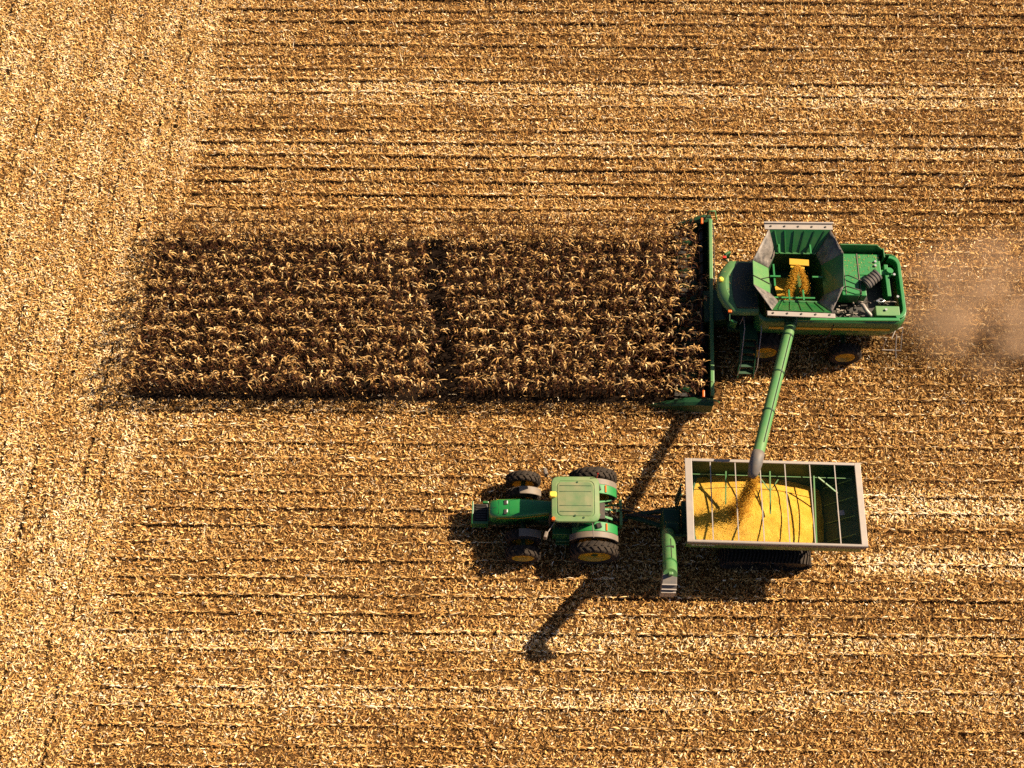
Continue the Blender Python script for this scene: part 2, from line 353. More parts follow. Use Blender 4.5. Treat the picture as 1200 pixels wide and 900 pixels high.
# ---- standing maize: plants with stalk, drooping dry leaves, husked ear
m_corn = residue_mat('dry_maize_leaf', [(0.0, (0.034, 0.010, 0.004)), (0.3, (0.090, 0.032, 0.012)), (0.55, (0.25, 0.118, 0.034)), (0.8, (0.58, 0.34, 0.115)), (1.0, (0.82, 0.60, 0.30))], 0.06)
def plant_mesh(r):
    V, F, T = [], [], []
    def addring(vs, fs, tone):
        o = len(V); V.extend(vs); F.extend([[i + o for i in f] for f in fs]); T.extend([tone] * len(vs))
    H = r.uniform(2.0, 2.4); lean = r.normal(0, 0.07, 2) * [1, .5]
    def axis(z): return np.array([lean[0] * z * z / 2, lean[1] * z * z / 2, z])
    zs = [0, H * 0.5, H]; vs = []; tone = r.uniform(0.3, 0.6)
    for i, zz in enumerate(zs):
        c = axis(zz); rr = (0.014, 0.011, 0.005)[i]
        for q in range(4): vs.append(c + rr * np.array([math.cos(q * math.pi / 2), math.sin(q * math.pi / 2), 0]))
    addring(vs, [[i * 4 + q, i * 4 + (q + 1) % 4, i * 4 + 4 + (q + 1) % 4, i * 4 + 4 + q] for i in range(2) for q in range(4)], tone)
    a0 = math.pi / 2 + r.normal(0, 0.5); nl = r.integers(10, 14)
    for q in range(nl):
        zz = H * (0.34 + 0.63 * (q / (nl - 1)) ** 0.5) ; a = a0 + q * math.pi + r.normal(0, 0.55)
        ln = r.uniform(0.50, 0.85) * (1.0 if q < nl - 2 else 0.8); wd = r.uniform(0.048, 0.080)
        p = axis(zz); pitch = r.uniform(0.85, 1.35); turn = r.normal(0, 0.8); twist = r.normal(0, 0.5)
        vs = []; ns = 6; drop = r.uniform(0.42, 0.95); yaw = a; rol = r.normal(0, 0.4)
        for i in range(ns + 1):
            u = i / ns; w = wd * (0.45 + 1.3 * u if u < 0.35 else 1.0 - 0.9 * ((u - 0.35) / 0.65) ** 1.5) * 0.5
            side = np.array([-math.sin(yaw) * math.cos(rol), math.cos(yaw) * math.cos(rol), math.sin(rol)])
            vs += [p - side * w, p + side * w]
            p = p + ln / ns * np.array([math.cos(yaw) * math.cos(pitch), math.sin(yaw) * math.cos(pitch), math.sin(pitch)])
            pitch = max(pitch - drop, -1.35); yaw += turn / ns * 1.5; rol += twist / ns * 1.5
        hfac = zz / H  # top leaves coloured as sunlit, lower ones dark to paint shade between rows
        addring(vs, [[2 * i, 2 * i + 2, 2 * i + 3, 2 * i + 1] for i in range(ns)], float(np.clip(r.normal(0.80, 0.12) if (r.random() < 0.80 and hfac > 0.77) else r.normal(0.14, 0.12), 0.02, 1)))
    for q in range(r.integers(1, 3)):                      # husked ear hanging off the stalk
        p = axis(H * r.uniform(0.45, 0.6)); a = r.uniform(0, 6.28); dr = np.array([math.cos(a), math.sin(a), r.uniform(-0.6, 0.6)]); dr /= np.linalg.norm(dr)
        sd = np.array([-math.sin(a), math.cos(a), 0]); u2 = np.cross(dr, sd); vs = []
        for uu, rr in ((0.02, 0.012), (0.10, 0.03), (0.22, 0.012)):
            for w in range(5): vs.append(p + dr * uu + rr * (sd * math.cos(w * 1.2566) + u2 * math.sin(w * 1.2566)))
        addring(vs, [[i * 5 + w, i * 5 + (w + 1) % 5, i * 5 + 5 + (w + 1) % 5, i * 5 + 5 + w] for i in range(2) for w in range(5)], r.uniform(0.6, 0.95))
    for q in range(r.integers(3, 6)):                      # tassel spikes
        p = axis(H); a = r.uniform(0, 6.28); e = p + 0.2 * np.array([math.cos(a) * 0.7, math.sin(a) * 0.7, r.uniform(-0.2, 0.8)])
        s_ = 0.008 * np.array([-math.sin(a), math.cos(a), 0])
        addring([p - s_, p + s_, e + s_ * 0.5, e - s_ * 0.5], [[0, 1, 2, 3]], r.uniform(0.2, 0.7))
    return np.array(V), np.array(F), np.array(T)
variants = [plant_mesh(np.random.default_rng(100 + i)) for i in range(14)]
vmesh = [np_mesh('corn_plant', v, f, m_corn, False, {'tone': tt}) for v, f, tt in variants]
ROWLAB = ['dry tan maize plant in the outermost standing row, beside its long dark shadow', 'dry tan maize plant in the second standing row behind the shaded edge']
aV, aF, aT, off = [], [], [], 0
for r_ in range(12):
    yy = Y0 + r_ * ROW
    x0 = -17.1 + r_ * 0.045; xs = np.arange(x0, 8.45, 0.174)
    for xp in xs:
        gapx = -2.75 - (yy - 21) * 0.13
        xq = xp + rng.normal(0, 0.03); yq = yy + rng.normal(0, 0.018); v = rng.integers(len(variants)); rz = rng.integers(0, 2) * math.pi + rng.normal(0, 0.35)
        sc = rng.uniform(0.86, 1.08)
        if abs(xq - gapx) < 0.44: continue
        sc *= 1 - 0.10 * max(0, (r_ - 6) / 5) 
        zq = float(ground_z(np.array([xq]), np.array([yq]))[0]) - 0.01
        if r_ < 2:
            o = link('corn_plant', vmesh[v]); o.location = (xq, yq, zq); o.rotation_euler = (rng.normal(0, 0.025), rng.normal(0, 0.07), rz); o.scale = (sc if rng.random() < .5 else -sc, sc * .58, sc)
            tag(o, ROWLAB[r_], 'corn plant', 'maize plants of the outermost row' if r_ == 0 else 'maize plants of the second row')
        else:
            pv, pf, pt = variants[v]; c, s_ = math.cos(rz), math.sin(rz); q = pv * sc
            if rng.random() < 0.10: q = q * [1, 1, 0.7]
            lx_, ly_ = rng.normal(0, 0.07), rng.normal(0, 0.022)
            w = np.stack([q[:, 0] * c - q[:, 1] * s_ + xq + lx_ * q[:, 2], (q[:, 0] * s_ + q[:, 1] * c) * .58 + yq + ly_ * q[:, 2], q[:, 2] + zq], 1)
            aV.append(w); aF.append(pf + off); aT.append(pt); off += len(pv)
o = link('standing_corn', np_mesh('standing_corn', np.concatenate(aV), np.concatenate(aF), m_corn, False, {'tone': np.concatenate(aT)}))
tag(o, 'dense dry brown maize still standing in the uncut block', 'standing corn', kind='stuff')

# ------------------------------------------------------------------ wheels
def tyre_mesh(Rr, Wd, rim, lugs, lug_h=0.055):
    mb = MB(); w = Wd / 2; r0 = Rr - lug_h
    mb.lathe([(rim, -w * .80), (rim + (r0 - rim) * .35, -w), (r0 - .07, -w), (r0 - .01, -w * .75), (r0, 0), (r0 - .01, w * .75), (r0 - .07, w), (rim + (r0 - rim) * .35, w), (rim, w * .80)], 40, True)
    for side in (-1, 1):
        for i in range(lugs):
            a = 2 * math.pi * (i + (0.5 if side > 0 else 0)) / lugs; da = 0.9 * 2 * math.pi / lugs; th = 0.36 * math.pi / lugs
            pts = []
            for (yy, aa, r_) in ((side * 0.02, a + da * .55, Rr), (side * w * .80, a, Rr - .012), (side * w * 1.02, a - da * .1, Rr - .10)):
                for s_, rr in ((-1, r_), (1, r_)): pts.append((rr * math.cos(aa + s_ * th), yy, rr * math.sin(aa + s_ * th)))
                for s_, rr in ((1, r_ - lug_h - .03), (-1, r_ - lug_h - .03)): pts.append((rr * math.cos(aa + s_ * th * 1.3), yy, rr * math.sin(aa + s_ * th * 1.3)))
            mb.loft([pts[0:4], pts[4:8], pts[8:12]])
    return mb
def rim_mesh(rim, Wd, out):                               # out = -1: the dished face looks towards -Y
    w = Wd / 2 * .82; mb = MB()
    mb.lathe([(rim + .015, out * w), (rim + .015, -out * w), (rim - .03, -out * w), (rim - .05, out * w * .2), (rim * .55, out * w * .10), (rim * .42, out * w * .45), (0.02, out * w * .45),
              (0.02, out * w * .5), (rim * .45, out * w * .5), (rim * .60, out * w * .18), (rim - .06, out * w * .3), (rim - .02, out * w)], 36, True)
    for k in range(8):
        a = k * math.pi / 4; q = MB()
        q.tube([(rim * .30 * math.cos(a), out * w * .49, rim * .30 * math.sin(a)), (rim * .30 * math.cos(a), out * w * .60, rim * .30 * math.sin(a))], 0.025, 6)
        mb.add(q.v, q.f)
    return mb
_wc = {}
def wheel(parent, x, y, z, Rr, Wd, rim, lugs, out, rimmat='yellow'):
    key = (Rr, Wd, rim, lugs)
    w = empty('wheel', Vector((x, y, z)), parent); w.location = Vector((x, y, z)) - parent.location
    if key not in _wc:
        t_ = tyre_mesh(Rr, Wd, rim, lugs).build('tyre', M['tyre']); _wc[key] = t_.data; t_.parent = w
    else:
        t_ = bpy.data.objects.new('tyre', _wc[key]); C.objects.link(t_); t_.parent = w
    t_.rotation_euler = (0, rng.uniform(0, 0.5), 0)
    k2 = ('rim', rim, Wd, out)
    if k2 not in _wc:
        r_ = rim_mesh(rim, Wd, out).build('rim', M[rimmat]); _wc[k2] = r_.data; r_.parent = w
    else:
        r_ = bpy.data.objects.new('rim', _wc[k2]); C.objects.link(r_); r_.parent = w
    return w

# ------------------------------------------------------------------ combine harvester (faces -X)
cb = empty('combine_harvester', (13.2, 25.4, 0))
tag(cb, 'green combine harvester with open grain tank and twelve row corn head', 'combine harvester')
# body shell: closed lower body, open engine bay behind the tank
sec = []
def body_ring(z, gx0, gx1, gy0, gy1, r): return [(px, py, z) for px, py in rrect(gx0, gx1, gy0, gy1, r, 6)]
mb = MB(); mb.loft([body_ring(1.0, 11.2, 16.4, 24.2, 26.6, .3), body_ring(1.5, 10.9, 16.7, 23.95, 26.9, .3), body_ring(2.15, 10.75, 16.95, 23.72, 27.1, .35), body_ring(2.6, 10.7, 17.1, 23.66, 27.14, .4), body_ring(3.05, 10.7, 17.15, 23.7, 27.14, .45), body_ring(3.3, 10.75, 17.12, 23.8, 27.08, .42)], False, True)
o = mb.build('body', M['green'], cb, solid=0.05)
MB().loft([body_ring(2.55, 13.75, 16.95, 23.9, 26.95, .3), body_ring(2.58, 13.75, 16.95, 23.9, 26.95, .3)]).build('bay_floor', M['black'], cb)
# yellow side stripe following the bulge, with the panel seam
mb = MB()
for x0_, x1_ in ((11.25, 13.98), (14.06, 16.55)):
    n_ = 10
    mb.loft([[(x0_ + (x1_ - x0_) * i / n_, yv, zv) for yv, zv in ((23.612, 2.60), (23.622, 2.78), (23.655, 2.78), (23.655, 2.60))] for i in range(n_ + 1)])
mb.build('side_stripe', M['yellow'], cb)
MB().box(14.0, 14.04, 23.62, 23.66, 1.6, 3.0).build('panel_seam', M['black'], cb)
mb = MB(); mb.bar((12.3, 23.74, 3.36), (16.8, 23.80, 3.34), .16, .10); mb.build('side_rail', M['bright'], cb, bevel=.03)
# rear decks
mb = MB(); mb.box(14.42, 15.22, 24.92, 27.02, 2.7, 3.42); mb.box(15.25, 16.25, 25.95, 27.02, 2.7, 3.40); mb.box(15.25, 15.50, 24.92, 25.95, 2.7, 3.40)
mb.build('engine_cover', M['bright'], cb, bevel=.04)
mb = MB(); mb.bar((15.235, 24.95, 3.44), (15.235, 27.0, 3.44), .03); mb.bar((14.60, 24.95, 3.44), (14.60, 27.0, 3.44), .02); mb.build('deck_trim', M['grey'], cb)
mb = MB(); mb.tube([(14.55, 25.85, 3.44), (14.7, 25.8, 3.62), (15.25, 25.55, 3.62), (15.3, 25.45, 3.44)], .025, 8); mb.tube([(14.55, 25.3, 3.44), (14.6, 25.25, 3.62), (15.2, 25.05, 3.62), (15.25, 25.0, 3.44)], .025, 8)
mb.build('handrail', M['black'], cb)
mb = MB(); ring = []
for i in range(13):
    u = i / 12; xx = 14.45 + 1.95 * u; zt = 3.80 if u < .85 else 3.80 - (u - .85) * 1.6; ring.append([(xx, 27.16, 2.9), (xx, 27.30 - .10 * (u > .9), zt), (xx, 27.24 - .10 * (u > .9), zt), (xx, 27.10, 2.9)])
mb.loft(ring); mb.box(16.36, 16.42, 26.75, 27.22, 2.9, 3.62); mb.build('side_shield', M['green'], cb, bevel=.015)
# rear hood rim (open bay)
poly = rrect(15.6, 17.16, 23.85, 27.0, .45, 6); rin = rrect(15.7, 17.0, 24.0, 26.85, .35, 6)
sel = [i for i, p in enumerate(poly) if p[0] > 16.3]
sel = sorted(sel, key=lambda i: math.atan2(poly[i][1] - 25.4, poly[i][0] - 16.0))
mb = MB(); mb.loft([[(poly[i][0], poly[i][1], 2.9), (poly[i][0], poly[i][1], 3.36), (rin[i][0], rin[i][1], 3.36), (rin[i][0], rin[i][1], 2.9)] for i in sel], True, False); mb.build('rear_hood', M['bright'], cb, bevel=.03)
mb = MB(); mb.box(15.82, 16.86, 23.98, 24.46, 2.7, 3.36); mb.build('battery_box', M['pale'], cb, bevel=.03)
mb = MB(); mb.tube([(15.45, 25.42, 3.52), (15.98, 25.84, 3.72)], [.25, .25], 20)
for q in range(5):
    u = .1 + .2 * q; mb.tube([(15.45 + .53 * u, 25.42 + .42 * u, 3.52 + .2 * u), (15.45 + .53 * u + .05, 25.42 + .42 * u + .04, 3.52 + .2 * u + .019)], [.275, .275], 20)
mb.build('air_intake', M['rubber'], cb)
mb = MB(); mb.box(16.45, 16.62, 25.0, 26.6, 2.6, 3.25); mb.box(16.2, 16.8, 26.1, 26.35, 2.6, 3.2); mb.tube([(16.62, 26.2, 3.1), (16.66, 26.25, 3.35)], .16, 12); mb.build('engine_block', M['bright'], cb, bevel=.02)
mb = MB(); mb.tube([(15.25, 24.75, 3.0), (15.32, 24.5, 3.28), (15.45, 24.25, 3.25), (15.7, 24.05, 3.1)], .09, 10); mb.build('exhaust_pipe', M['steel'], cb)
mb = MB()
for q in range(22):
    xx = rng.uniform(14.2, 15.3); yy = rng.uniform(24.1, 24.7); zz = rng.uniform(2.7, 3.1); MB().tube([(xx, yy, zz), (xx + rng.normal(0, .15), yy + rng.normal(0, .1), zz + rng.normal(0, .08))], rng.uniform(.02, .06), 7).build('engine_pipe', M['engine'], cb)
for q in range(10):
    xx = rng.uniform(15.3, 16.5); yy = rng.uniform(24.6, 24.85); MB().tube([(xx, yy, 3.2), (xx + rng.normal(0, .2), yy + rng.normal(0, .06), 3.3), (xx + rng.normal(0, .3), yy + rng.normal(0, .1), 3.15)], rng.uniform(.015, .04), 7).build('engine_pipe', M['engine'], cb)
mb = MB(); mb.tube([(15.9, 24.72, 3.32), (16.1, 24.8, 3.36), (16.28, 24.72, 3.34), (16.1, 24.66, 3.32), (15.9, 24.72, 3.32)], .035, 8); mb.build('coolant_hose', M['chrome'], cb)
mb = MB()
for px_, py_, pz_ in ((16.02, 26.62, 3.44), (16.0, 26.42, 3.44), (16.83, 24.9, 3.4), (16.8, 26.0, 3.4), (16.25, 24.25, 3.40)): mb.tube([(px_, py_, pz_ - .04), (px_, py_, pz_ + .04)], .055, 10)
mb.build('filler_cap', M['chrome'], cb)
# grain tank: inner box and folding covers
inn = [(11.62, 26.95), (13.42, 26.95), (13.62, 26.40), (13.62, 24.92), (13.32, 24.52), (11.60, 24.55), (11.26, 24.95), (11.26, 26.20)]
out_ = [(11.22, 27.68), (13.92, 27.68), (14.36, 26.46), (14.22, 24.83), (13.60, 23.58), (11.08, 23.66), (10.34, 24.84), (10.38, 26.02)]
zi, zo = 3.42, [4.32, 4.32, 4.40, 4.40, 4.30, 4.30, 4.40, 4.40]
mb = MB(); mb.loft([[(p[0], p[1], zi) for p in inn], [(p[0] * .93 + 12.45 * .07, p[1] * .93 + 25.7 * .07, 2.0) for p in inn]], False)
mb.add([(p[0] * .93 + 12.45 * .07, p[1] * .93 + 25.7 * .07, 2.0) for p in inn], [list(range(8))])
tank = mb.build('grain_tank', M['dgreen'], cb, solid=.03)
for i, (nm, mt) in enumerate((('tank_cover', 'green'), ('tank_gusset', 'tarp'), ('tank_cover', 'green'), ('tank_gusset', 'tarp'), ('tank_cover', 'green'), ('tank_gusset', 'tarp'), ('tank_cover', 'pale'), ('tank_gusset', 'tarp'))):
    j = (i + 1) % 8; mb = MB(); nu, nv_ = (1, 1) if nm == 'tank_cover' else (8, 6); vs, fs = [], []
    A, B_, Cc, Dd = Vector((*inn[i], zi)), Vector((*inn[j], zi)), Vector((*out_[j], zo[j])), Vector((*out_[i], zo[i]))
    for a_ in range(nu + 1):
        for b_ in range(nv_ + 1):
            u, v_ = a_ / nu, b_ / nv_; p = (A * (1 - u) + B_ * u) * (1 - v_) + (Dd * (1 - u) + Cc * u) * v_
            if nm == 'tank_gusset':
                nn = (B_ - A).cross(Dd - A).normalized(); e = math.sin(math.pi * u) * math.sin(math.pi * v_)
                p = p + nn * (e * (0.08 * math.sin(9 * u + 2 * i) + 0.07 * math.sin(8 * v_ + 5 * u + i)))
            vs.append(p)
    for a_ in range(nu):
        for b_ in range(nv_): q = a_ * (nv_ + 1) + b_; fs.append((q, q + 1, q + nv_ + 2, q + nv_ + 1))
    mb.add(vs, fs, nm == 'tank_gusset'); mb.build(nm, M[mt], cb, solid=.025)
    if i in (0, 4):
        rb = MB()
        for q in range(6 if i == 0 else 5):
            u = (q + .5) / (6 if i == 0 else 5); p0 = A.lerp(B_, u); p1 = Dd.lerp(Cc, u); p0 += Vector((0, 0, .04)); p1 += Vector((0, 0, .02))
            rb.bar(p0, p0.lerp(p1, .93), .05, .07)
        rb.bar(A + Vector((0, 0, .05)), B_ + Vector((0, 0, .05)), .08, .06)
        rb.build('cover_rib', M['green'], cb)
    if i == 6:
        rb = MB(); p0 = A.lerp(B_, .35) + Vector((0, 0, .05)); p1 = Dd.lerp(Cc, .35) + Vector((0, 0, .04)); rb.bar(p0, p1, .035); rb.bar(A.lerp(B_, .62) + Vector((0, 0, .05)), p0.lerp(p1, .55) + Vector((0, 0, .02)), .03); rb.build('cover_strut', M['black'], cb)
mb = MB(); mb.bar((11.02, 27.82, 4.30), (14.02, 27.85, 4.30), .34, .06); mb.bar((11.0, 27.96, 4.36), (14.06, 27.99, 4.36), .08, .10); mb.build('cover_edge', M['steel'], cb, bevel=.012)
mb = MB(); mb.bar((10.86, 23.50, 4.30), (13.74, 23.42, 4.30), .22, .06); mb.build('cover_edge', M['steel'], cb, bevel=.012)
mb = MB()
for q in range(5):
    mb.tube([(11.3 + q * .6, 27.80, 4.33), (11.3 + q * .6, 27.80, 4.36)], .045, 8); mb.tube([(11.1 + q * .6, 23.50 - .012 * q, 4.33), (11.1 + q * .6, 23.50 - .012 * q, 4.36)], .045, 8)
mb.build('bolt', M['black'], cb)
mb = MB()
for (x0_, y0_, x1_, y1_, zz) in ((12.0, 24.45, 12.0, 24.95, 3.75), (12.62, 24.45, 12.62, 24.95, 3.75), (11.3, 25.75, 11.75, 25.75, 3.5), (13.15, 25.75, 13.6, 25.75, 3.5), (11.3, 24.75, 13.2, 24.75, 3.4), (11.72, 26.75, 11.72, 27.2, 3.8), (13.1, 26.75, 13.1, 27.2, 3.8), (11.5, 25.3, 11.5, 26.4, 3.42)):
    mb.bar((x0_, y0_, zz), (x1_, y1_, zz), .07)
mb.build('tank_brace', M['bright'], cb)
fa = MB().tube([(12.9, 25.1, 2.0), (12.55, 26.0, 3.25), (12.45, 26.25, 3.42)], [.16, .16, .17], 14).build('filling_auger', M['pale'], cb)
mb = MB(); mb.bar((12.2, 26.5, 3.52), (13.05, 26.45, 3.52), .30, .03); mb.bar((12.25, 26.3, 3.46), (12.85, 26.2, 3.46), .12, .03); mb.build('auger_deflector', M['yellow'], cb)
# cab
front = [(8.97 + .62 * abs(v) ** 2.2, 25.28 + v * 1.30) for v in np.linspace(1, -1, 13)]
poly = [(10.72, 26.56)] + front + [(10.72, 23.98)]
mb = MB(); mb.loft([[(px, py, 3.14) for px, py in poly], [(10 + (px - 10) * 1.02, 25.28 + (py - 25.28) * 1.02, 3.26) for px, py in poly], [(10.1 + (px - 10.1) * .95, 25.28 + (py - 25.28) * .95, 3.46) for px, py in poly], [(10.1 + (px - 10.1) * .7, 25.28 + (py - 25.28) * .7, 3.54) for px, py in poly]], True, True)
roof = mb.build('cab_roof', M['pale'], cb)
mb = MB(); mb.prism([(10.70, 26.45), (9.86, 26.45), (9.66, 26.0), (9.56, 25.25), (9.60, 24.5), (9.74, 24.10), (10.70, 24.10)], 3.40, 3.575, .06); mb.build('roof_panel', M['roof_shade'], roof, bevel=.03)  # added panel: shape and dark colour paint the tank's shadow on the roof
gl = [(10.6, 26.4)] + [(9.35 + .5 * abs(v) ** 2.2, 25.28 + v * 1.12) for v in np.linspace(1, -1, 9)] + [(10.6, 24.16)]
MB().loft([[(px + .1, 25.28 + (py - 25.28) * .9, 1.5) for px, py in gl], [(px, py, 3.13) for px, py in gl]]).build('cab_window', M['glass'], cb)
mb = MB(); mb.box(9.7, 10.8, 24.1, 26.5, 1.25, 1.5); mb.build('cab_floor', M['dgreen'], cb, bevel=.03)
mb = MB(); mb.tube([(9.12, 25.52, 3.5), (9.12, 25.52, 3.60)], .11, 14); mb.tube([(9.12, 25.52, 3.60), (9.12, 25.52, 3.64)], [.11, .06], 14); mb.build('position_receiver', M['gold'], cb)
for (bx_, by_) in ((9.36, 26.72), (9.45, 24.02)):
    a_ = MB(); sg = 1 if by_ > 25 else -1
    a_.tube([(9.6, by_ - sg * .25, 3.3), (bx_, by_, 3.34), (bx_ + .2 if sg > 0 else bx_, by_ + sg * .35, 3.2)], .03, 8); ar = a_.build('mirror_arm', M['dgreen'], cb)
    MB().box(bx_ - .08, bx_ + .08, by_ - .06, by_ + .06, 3.36, 3.46).build('warning_light', M['orange'] if sg < 0 else M['red'], ar, bevel=.02)
    MB().box(bx_ + .05, bx_ + .35, by_ + sg * .30, by_ + sg * .42, 2.7, 3.2, rot=.5 * sg).build('mirror', M['green'], ar, bevel=.03)
# feeder house, ladder, axles
mb = MB(); mb.loft([[(8.75, 24.7, .35), (8.75, 26.3, .35), (8.75, 26.3, 1.05), (8.75, 24.7, 1.05)], [(10.95, 24.6, 1.1), (10.95, 26.2, 1.1), (10.95, 26.2, 2.0), (10.95, 24.6, 2.0)]]); mb.build('feeder_house', M['dgreen'], cb, bevel=.04)
mb = MB(); mb.box(10.15, 10.92, 23.45, 24.3, 1.78, 1.86)
for q in range(5):
    u = (q + .5) / 5; yy = 23.45 - 1.1 * u; zz = 1.72 - 1.3 * u; mb.box(10.24, 10.86, yy - .11, yy + .11, zz, zz + .05)
mb.bar((10.2, 23.5, 1.85), (10.2, 22.25, .40), .05, .16); mb.bar((10.9, 23.5, 1.85), (10.9, 22.25, .40), .05, .16)
lad = mb.build('ladder', M['dgreen'], cb)  # darker green paints in the combine's shadow on the ladder
mb = MB()
for xx in (10.18, 10.92): mb.tube([(xx, 24.2, 1.85), (xx, 24.15, 2.8), (xx, 23.5, 2.75), (xx, 22.35, 1.35), (xx, 22.28, .5)], .022, 7)
mb.build('handrail', M['steel'], lad)
MB().tube([(11.4, 23.5, .95), (11.4, 27.3, .95)], .18, 10).build('front_axle', M['dgreen'], cb)
MB().tube([(15.05, 23.4, .75), (15.05, 27.4, .75)], .12, 10).build('rear_axle', M['dgreen'], cb)
wheel(cb, 11.4, 23.52, .94, .94, .70, .50, 20, -1); wheel(cb, 11.4, 27.28, .94, .94, .70, .50, 20, 1)
wheel(cb, 15.05, 23.36, .75, .75, .50, .42, 18, -1); wheel(cb, 15.05, 27.44, .75, .75, .50, .42, 18, 1)
mb = MB(); mb.tube([(16.75, 23.75, 1.5), (16.75, 23.6, .75), (17.62, 23.6, .72), (17.66, 24.1, .9), (17.55, 24.35, 1.55)], .028, 8); mb.tube([(17.35, 24.2, 1.2), (17.38, 23.6, .74), (17.45, 23.35, .45)], .028, 8); mb.tube([(17.0, 23.8, 1.5), (17.2, 24.2, 1.6), (17.55, 24.35, 1.55)], .028, 8); mb.build('rear_ladder', M['steel'], cb)
mb = MB(); mb.box(16.6, 17.45, 24.4, 26.4, .9, 1.5); mb.build('straw_chopper', M['dgreen'], cb, bevel=.08)
mb = MB(); mb.box(17.13, 17.20, 24.05, 24.25, 2.5, 2.7); mb.box(17.13, 17.20, 26.5, 26.7, 2.5, 2.7); mb.build('tail_light', M['red'], cb)
n = 420; q = np.arange(n) < 220
P = np.stack([np.where(q, rng.uniform(14.5, 16.2, n), rng.normal(10.15, .28, n)), np.where(q, 27.0 - np.abs(rng.normal(0, .9, n)), rng.normal(25.3, .38, n)), np.where(q, 3.435, 3.585)], 1)
P = P[(P[:, 1] > 24.98) & ((P[:, 0] < 10.45) | (P[:, 0] > 14.4)) & ~((P[:, 0] > 15.5) & (P[:, 1] < 25.98))]; n = len(P); P -= np.array(cb.location)
V, F, kv = strips(P, rng.uniform(0, 6.28, n), rng.uniform(.02, .09, n), rng.uniform(.01, .028, n), rng.normal(0, .2, n), rng.normal(0, .2, n), rng.normal(0, .3, n), rng.normal(0, 1, n), 2)
o = link('chaff', np_mesh('chaff', V, F, m_straw, False, {'tone': np.repeat(rng.uniform(.1, .55, n), kv)})); o.parent = cb; o['kind'] = 'stuff'
# unloading auger swung out over the cart
a0_, a1_ = Vector((12.35, 24.35, 3.05)), Vector((9.80, 16.62, 5.36))
pt = lambda u: a0_.lerp(a1_, u)
el_ = MB().tube([(12.5, 24.6, 2.6), (12.42, 24.52, 2.95), pt(0), pt(.12)], [.30, .31, .30, .27], 18).build('auger_elbow', M['dgreen'], cb)
au = MB().tube([pt(.10), pt(1)], [.235, .235], 24).build('unloading_auger', M['pale'], cb)
mb = MB()
for u in (.13, .20, .46, .72): mb.tube([pt(u), pt(u + .008)], [.262, .262], 24)
mb.build('clamp_band', M['dgreen'], au)
mb = MB(); off_ = Vector((.10, .02, .225)); mb.bar(pt(.20) + off_, pt(.93) + off_, .03, .03); off_ = Vector((-.11, -.03, .215)); mb.bar(pt(.12) + off_, pt(.6) + off_, .02, .02); mb.build('hydraulic_line', M['black'], au)
MB().tube([pt(.985), pt(1.01), (9.70, 16.28, 5.36), (9.62, 15.98, 5.22), (9.57, 15.84, 5.08)], [.245, .25, .25, .21, .16], 20, False).build('rubber_spout', M['rubber'], au, solid=.02)
# corn head
hd = empty('corn_head', Vector((9.0, 25.5, 0)), cb); hd.location = Vector((9.0, 25.5, 0)) - cb.location; hd.rotation_euler = (0, 0, R(-2.2))
cb.rotation_euler = (0, 0, R(-0.6))
mb = MB(); mb.bar((9.06, 20.95, 1.22), (9.06, 30.05, 1.22), .17, .14); mb.build('top_beam', M['pale'], hd, bevel=.03)
mb = MB(); mb.box(8.98, 9.10, 20.95, 30.05, .3, 1.14); mb.bar((9.0, 20.95, .35), (8.5, 20.95, .30), .02); mb.box(8.35, 8.98, 20.95, 30.05, .26, .30); mb.build('back_sheet', M['dgreen'], hd)
mb = MB(); mb.tube([(8.72, 21.0, .58), (8.72, 30.0, .58)], .14, 12)
for side, ya, yb_ in ((1, 21.1, 25.3), (-1, 25.7, 29.9)):
    pts_i, pts_o = [], []
    for i in range(120):
        u = i / 119; a_ = side * u * 2 * math.pi * 7; yy = ya + (yb_ - ya) * u
        pts_i.append((8.72 + .13 * math.cos(a_), yy, .58 + .13 * math.sin(a_))); pts_o.append((8.72 + .25 * math.cos(a_), yy, .58 + .25 * math.sin(a_)))
    mb.loft([[p, q] for p, q in zip(pts_i, pts_o)], False, True, False)
mb.build('cross_auger', M['black'], hd)
mb = MB()
for k_ in range(12):
    yy = Y0 + k_ * ROW - .22; mb.box(7.5, 8.4, yy - .22, yy - .05, .28, .40); mb.box(7.5, 8.4, yy + .05, yy + .22, .28, .40)
mb.build('row_unit', M['black'], hd)
def snout(yc, w, L_, zt, tipz):
    rings = []
    for u, ww, zz, hh in ((0, 1, zt, .42), (.35, .92, zt * .97, .40), (.62, .62, zt * .72, .30), (.85, .28, zt * .42, .18), (1, .03, tipz, .03)):
        xx = 8.45 - L_ * u; h2 = w * ww / 2; zb_ = max(.08, zz - hh)
        rings.append([(xx, yc - h2, zb_), (xx, yc - h2 * .8, zz - hh * .25), (xx, yc, zz), (xx, yc + h2 * .8, zz - hh * .25), (xx, yc + h2, zb_)])
    return MB().loft(rings, True, False)
for k_ in range(11): snout(Y0 + k_ * ROW + .16, .36, 1.15, .56, .14).build('row_divider', M['dgreen'], hd, bevel=.02)
